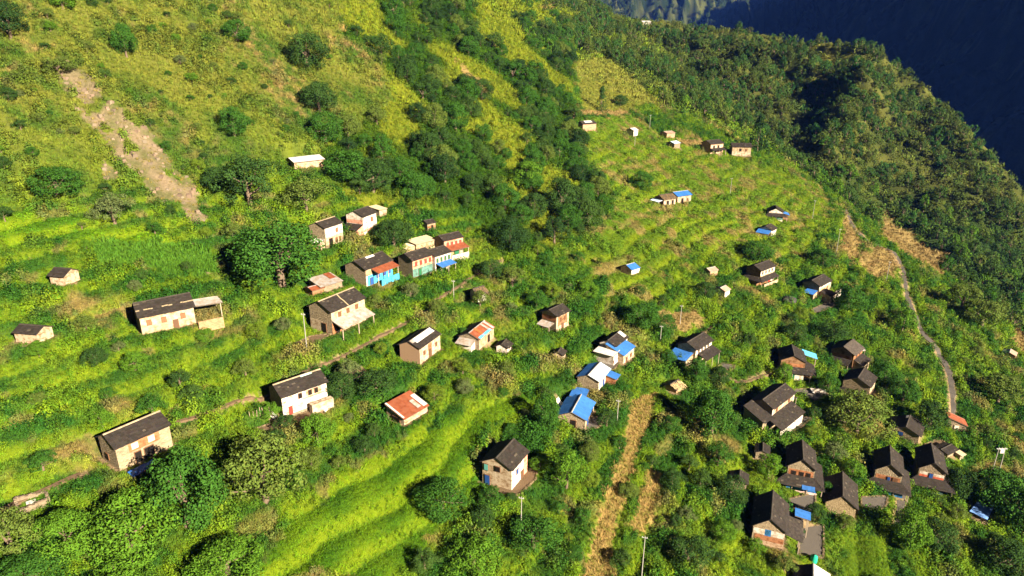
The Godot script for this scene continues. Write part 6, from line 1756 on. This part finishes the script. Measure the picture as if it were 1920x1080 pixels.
const YARDS := [
	[[60.41, 137.42, 65.41, 143.67, 68.04, 145.62, 72.28, 144.18, 68.22, 139.85, 65.14, 137.84], "stone courtyard in front of the long two-tier slate house", 39.18],
	[[57.19, 111.95, 59.85, 110.55, 61.84, 111.12, 57.61, 101.67, 53.47, 102.49], "grey paved yard right of the nearest lower right house", 34.86],
	[[57.03, 117.41, 63.53, 119.64, 60.73, 112.72, 56.97, 111.64], "paved terrace below the left house of the row of three", 35.97],
	[[75.69, 123.52, 81.68, 123.82, 79.5, 120.49, 77.08, 118.63, 74.06, 120.05], "grey flagged yard in front of the middle house of the row", 31.98],
	[[15.48, 125.52, 19.95, 127.14, 17.98, 122.46, 15.07, 121.19], "pale paved yard beside the bright blue tin-roofed house", 49.93],
	[[19.32, 145.68, 24.06, 149.38, 25.93, 147.17, 23.82, 143.4, 20.6, 142.9], "grey yard between pale blue roof and plain blue roof", 52.66],
	[[-5.07, 98.8, 1.47, 106.35, 5.2, 109.12, 4.35, 104.11, 1.4, 99.6, -6.79, 96.57], "bare earth yard around the cream-gabled house at bottom centre", 50.49],
	[[-44.3, 101.86, -40.39, 104.94, -33.28, 110.49, -32.49, 109.61, -37.51, 104.06, -39.85, 101.08], "earthen yard in front of the white-fronted house", 62.17],
	[[-43.49, 125.4, -41.54, 128.91, -37.56, 130.02, -39.46, 125.79, -42.51, 123.33], "brown earth yard at the gable of the tall stone house", 67.57],
	[[72.81, 158.46, 77.16, 159.03, 80.56, 158.47, 81.55, 155.89, 77.23, 152.82, 74.85, 154.43], "trodden stone yard below the house with the green door", 39.1],
	[[94.95, 204.86, 104.0, 212.16, 110.88, 215.8, 108.98, 212.16, 99.24, 204.35], "stone yard before the larger slate house with blue lean-to", 42.23],
	[[104.6, 148.95, 109.99, 151.8, 110.32, 146.64, 104.2, 141.85, 103.01, 144.17], "bare earth and stone yard beside the red and white gable", 28.72],
	[[52.15, 157.12, 54.85, 160.52, 57.67, 158.93, 56.07, 156.48], "stone yard right of the slate house with cyan corner", 45.83],
]
const TARPS := [
	[[-57.04, 85.68, -54.9, 89.25, -54.1, 88.11, -55.57, 84.81], "tarp_blue", "dark blue tarpaulin on the ground before the long narrow house", 0],
	[[101.39, 125.21, 105.21, 128.63, 108.68, 127.74, 103.62, 122.54], "tarp_bluepale", "sun-faded blue tarpaulin near the bottom right corner", 1.6],
	[[103.1, 137.55, 104.72, 138.5, 108.38, 137.53, 107.22, 136.23], "tarp_blue", "dark blue sheet right of the red and white gable", 0],
	[[-43.67, 105.96, -43.09, 106.75, -41.07, 104.83, -41.34, 103.81], "tarp_white", "white sheet leaning at the gable of the white-fronted house", 0],
	[[-34.29, 108.06, -33.21, 108.46, -33.41, 107.18], "tarp_white", "small white cloth spread on the yard edge of the white-fronted house", 0],
	[[8.94, 130.11, 9.91, 131.29, 11.28, 129.93, 10.19, 128.45], "tarp_white", "white sheet on the ground left of the bright blue roof", 0],
	[[77.73, 158.49, 81.86, 157.85, 80.82, 155.98, 77.41, 155.77], "tin_sheet", "pale curved tin sheet right of the two-tier house", 0],
]
const ZONES := [
	[2, [-35.3, 74.74, -33.47, 83.59, -27.91, 94.02, -19.21, 105.98, -8.46, 119.09, 2.84, 129.44, 5.3, 124.22, -3.12, 115.77, -7.82, 107.21, -5.18, 101.74, -7.3, 97.55, -13.66, 89.72, -14.94, 79.93]],
	[2, [-102.5, 133.72, -98.46, 137.01, -88.04, 140.4, -77.1, 144.5, -73.59, 143.89, -83.84, 135.7, -94.34, 129.13, -97.33, 124.37]],
	[3, [33.54, 140.1, 29.74, 137.72, 25.76, 131.81, 22.23, 117.22, 19.25, 109.4, 14.7, 97.77, 11.24, 86.57, 15.52, 87.65, 17.62, 96.93, 21.04, 106.12, 24.52, 116.54, 29.81, 129.09]],
	[3, [26.87, 114.5, 24.02, 107.02, 21.07, 97.89, 23.07, 98.45, 27.81, 108.16, 29.6, 114.68]],
	[3, [40.43, 138.14, 40.01, 131.06, 41.1, 128.18, 42.05, 133.48]],
	[4, [-114.8, 181.23, -109.3, 181.51, -99.92, 175.66, -89.04, 172.64, -79.52, 165.94, -70.48, 155.5, -72.27, 152.36, -79.12, 154.77, -86.55, 157.41, -92.56, 160.93, -96.57, 163.92, -103.5, 169.76, -109.99, 174.39]],
	[4, [-95.46, 159.3, -92.78, 159.59, -88.37, 155.8, -91.18, 153.32]],
	[4, [-71.41, 145.4, -68.1, 142.41, -64.39, 136.64, -66.0, 136.66, -69.55, 140.44]],
	[5, [141.29, 265.1, 155.68, 281.32, 163.92, 284.03, 160.72, 270.05, 149.39, 252.75, 138.83, 246.97, 134.53, 250.66]],
	[5, [161.59, 324.84, 154.08, 303.25, 150.96, 284.16, 140.6, 265.59, 129.83, 246.08, 136.47, 264.53, 131.3, 261.55, 142.81, 284.92]],
	[5, [226.91, 415.29, 233.46, 406.74, 243.2, 392.01, 253.71, 377.41, 184.41, 277.27, 173.06, 286.1, 170.61, 305.86]],
	[5, [38.95, 174.27, 52.44, 183.4, 54.5, 178.97, 47.65, 169.47, 39.28, 168.13]],
	[5, [210.11, 263.12, 266.51, 325.37, 182.99, 221.12, 183.42, 229.25]],
	[5, [30.96, 339.42, 40.59, 356.69, 63.55, 380.22, 61.66, 371.68, 31.86, 334.69]],
	[5, [251.02, 627.48, 238.91, 632.35]],
	[5, [18.24, 561.42, 32.74, 604.45, 31.94, 588.63, 17.84, 547.93]],
	[5, [84.64, 354.35, 100.86, 368.74, 99.32, 356.83, 84.25, 346.2]],
	[5, [-25.6, 313.55, -18.48, 309.12, -9.14, 302.98, -10.8, 298.02, -18.05, 300.67]],
	[6, [34.25, 332.44, 62.36, 372.44, 88.73, 347.77, 126.07, 359.97, 144.16, 353.36, 169.75, 371.04, 149.25, 311.11, 108.9, 246.7, 80.8, 223.38, 61.07, 219.72, 43.9, 196.7, 24.66, 186.41, 19.19, 195.59, 30.11, 219.72, 40.72, 257.45, 32.39, 276.75, 31.81, 305.98]],
	[6, [33.83, 207.47, 53.58, 219.09, 42.58, 181.37, 24.92, 175.34]],
	[7, [65.24, 108.69, 73.56, 111.48, 70.08, 101.47, 60.17, 98.95]],
	[8, [-86.03, 136.06, -76.13, 142.1, -66.46, 145.6, -62.61, 137.71, -72.65, 133.54, -82.72, 129.0]],
	[9, [191.84, 694.05, 187.24, 676.05, 147.42, 661.95, 108.27, 657.49]],
	[9, [274.08, 557.72, 274.31, 546.55, 265.77, 595.81, 245.89, 614.21]],
	[9, [37.46, 438.61, 63.42, 504.24, 79.78, 463.51, 86.46, 423.52, 63.55, 380.22, 34.27, 347.3]],
]
const WOOD := [-55.25, 197.2, -52.72, 214.5, -45.36, 228.32, -41.66, 251.08, -51.82, 269.04, -62.36, 265.05, -69.41, 300.94, 21.07, 584.79, 50.98, 610.53, 31.54, 363.7, 30.42, 317.63, 30.01, 274.65, 37.07, 245.34, 26.26, 217.2, 7.72, 188.93, -2.24, 183.09, -8.73, 197.42, -14.57, 203.03, -30.51, 191.3, -40.14, 186.95, -50.25, 187.39]
const XF := [119.83, 143.43, 7.38]
const RUIN := [-65.99, 78.21]
const TANK := [55.68, 101.21, 34.41]
const HEAP := [88.81, 204.57]
const FENCE := [-43.88, 104.02]

func _ready():
	var cam := Camera3D.new()
	cam.name = "camera"
	cam.position = Vector3(0, CAM_Y, 0)
	cam.rotation_degrees = Vector3(-20, 0, 0)
	cam.fov = 45.75
	cam.near = 1.0
	cam.far = 9000.0
	cam.current = true
	add_child(cam)
	var env := Environment.new()
	env.background_mode = Environment.BG_SKY
	var sky := Sky.new()
	var sm := ProceduralSkyMaterial.new()
	sm.sky_top_color = Color(.22, .42, .78)
	sm.sky_horizon_color = Color(.55, .7, .92)
	sm.sky_curve = .14
	sm.ground_bottom_color = Color(.12, .16, .1)
	sm.ground_horizon_color = Color(.4, .48, .5)
	sm.sky_energy_multiplier = .15
	sm.ground_energy_multiplier = .15
	sm.sun_angle_max = 4.0
	sky.sky_material = sm
	env.sky = sky
	env.tonemap_mode = Environment.TONE_MAPPER_LINEAR
	env.tonemap_exposure = 4.1
	env.sdfgi_enabled = true
	env.ssao_enabled = true
	env.ssil_enabled = true
	env.fog_enabled = true
	env.fog_density = .000034
	env.fog_light_color = Color(.3, .5, 1.0)
	var we := WorldEnvironment.new()
	we.name = "sky_and_air"
	we.environment = env
	add_child(we)
	var sun := DirectionalLight3D.new()
	sun.name = "sun"
	sun.light_energy = 1.6
	sun.light_color = Color(1.0, .93, .82)
	sun.light_angular_distance = .5
	sun.shadow_enabled = true
	var az := deg_to_rad(135.0)
	var el := deg_to_rad(25.0)
	var to_sun := Vector3(sin(az) * cos(el), sin(el), -cos(az) * cos(el))
	sun.basis = Basis.looking_at(-to_sun, Vector3.UP)
	add_child(sun)

	screen = {"inv": cam.transform.affine_inverse(), "ky": .5 / tan(deg_to_rad(45.75 / 2)), "kx": .5 / tan(deg_to_rad(45.75 / 2)) * 9.0 / 16.0}
	rng.seed = 1
	nz.lump = noise(3, .045, 3)
	nz.gully = noise(7, .016, 3)
	nz.gully.fractal_type = FastNoiseLite.FRACTAL_RIDGED
	nz.warp = noise(13, .02, 3)
	nz.patch = noise(19, .022, 3)
	nz.bush = noise(43, .05, 3)
	nz.ridge = noise(47, .0019, 5, FastNoiseLite.TYPE_SIMPLEX, .52)
	nz.ridge.fractal_type = FastNoiseLite.FRACTAL_RIDGED
	zone.resize(ZW * ZH)
	var t0 := Time.get_ticks_msec()
	make_materials()
	paint(poly(WOOD), 10)
	for z in ZONES:
		paint(poly(z[1]), z[0])
	make_ground()
	print("ground ", Time.get_ticks_msec() - t0)
	for h in HOUSES:
		var th := deg_to_rad(float(h[3]))
		flatten(h[0], h[1], th, h[4] / 2 + .5, h[5] / 2 + .7, h[2], 2.6)
	for h in HOUSES:
		var th := deg_to_rad(float(h[3]))
		var a: Vector2 = Vector2(sin(th), cos(th)) * (h[4] / 2 + .6)
		var g: Vector2 = Vector2(cos(th), -sin(th)) * (h[5] / 2 + .6)
		var c := Vector2(h[0], h[1])
		paint(PackedVector2Array([c + a + g, c + a - g, c - a - g, c - a + g]), 1)
	for t in TARPS: paint(poly(t[0]), 1)
	for y in YARDS:
		paint(poly(y[0]), 1)
		flatten_poly(poly(y[0]), y[2])
	for p in PATHS:
		var q := poly(p[2])
		for i in q.size() - 1:
			var d: Vector2 = (q[i + 1] - q[i]).normalized().orthogonal() * p[1] * (.85 if p[0] == "stone_path" else .6)
			paint(PackedVector2Array([q[i] + d, q[i + 1] + d, q[i + 1] - d, q[i] - d]), 1)
	finish_ground()
	print("mesh ", Time.get_ticks_msec() - t0)
	make_mountains()
	for p in PATHS: make_path(p[0], p[1], p[2])
	for y in YARDS: make_yard(y)
	print("setting ", Time.get_ticks_msec() - t0)
	for h in HOUSES: house(h)
	print("houses ", Time.get_ticks_msec() - t0)
	for p in POLES: make_pole(p)
	for t in TARPS: make_tarp(t)
	make_small()
	for t in TREES:
		var p := on(t[0], t[1])
		tree(t[7], t[4], t[5], p - Vector3(0, t[3] * .1, 0), t[2], t[3], t[6], t[9] if t.size() > 9 else "", t[8])
	# the wood on the slope above the terraces, and single trees on the open hillside
	rng.seed = 21
	var wood := poly(WOOD)
	var count := 0
	var f := 120.0
	while f < 560.0:
		var x := -110.0
		while x < 90.0:
			var px := x + rng.randf_range(-3.4, 3.4)
			var pf := f + rng.randf_range(-3.4, 3.4)
			x += 7.0
			var z := zone_at(px, pf)
			if not z in [0, 10] or not Geometry2D.is_point_in_polygon(Vector2(px, pf), wood):
				continue
			var d: float = nz.bush.get_noise_2d(px * .3 - 200, pf * .3)
			if rng.randf() > (.7 if pf > 285.0 else 1.0) + d * 3.6 or count > 298:
				continue
			count += 1
			var w := 4.2 + 7.0 * pow(rng.randf(), 1.3)
			var kd: String = ["round", "loose", "round"][rng.randi() % 3]
			var sh: int = [1, 4, 5, 4, 7, 1, 1, 3][rng.randi() % 8]
			tree("wood_tree", kd, sh, on(px, pf) - Vector3(0, w * .12, 0), w, w * rng.randf_range(.85, 1.15), plant_label(kd, sh, w, on(px, pf), true), "trees of the wood above the village")
		f += 7.0
	print("wood ", count)
	make_forest()
	make_far_wood()
	print("trees ", Time.get_ticks_msec() - t0)
	make_cover()
	print("all ", Time.get_ticks_msec() - t0)
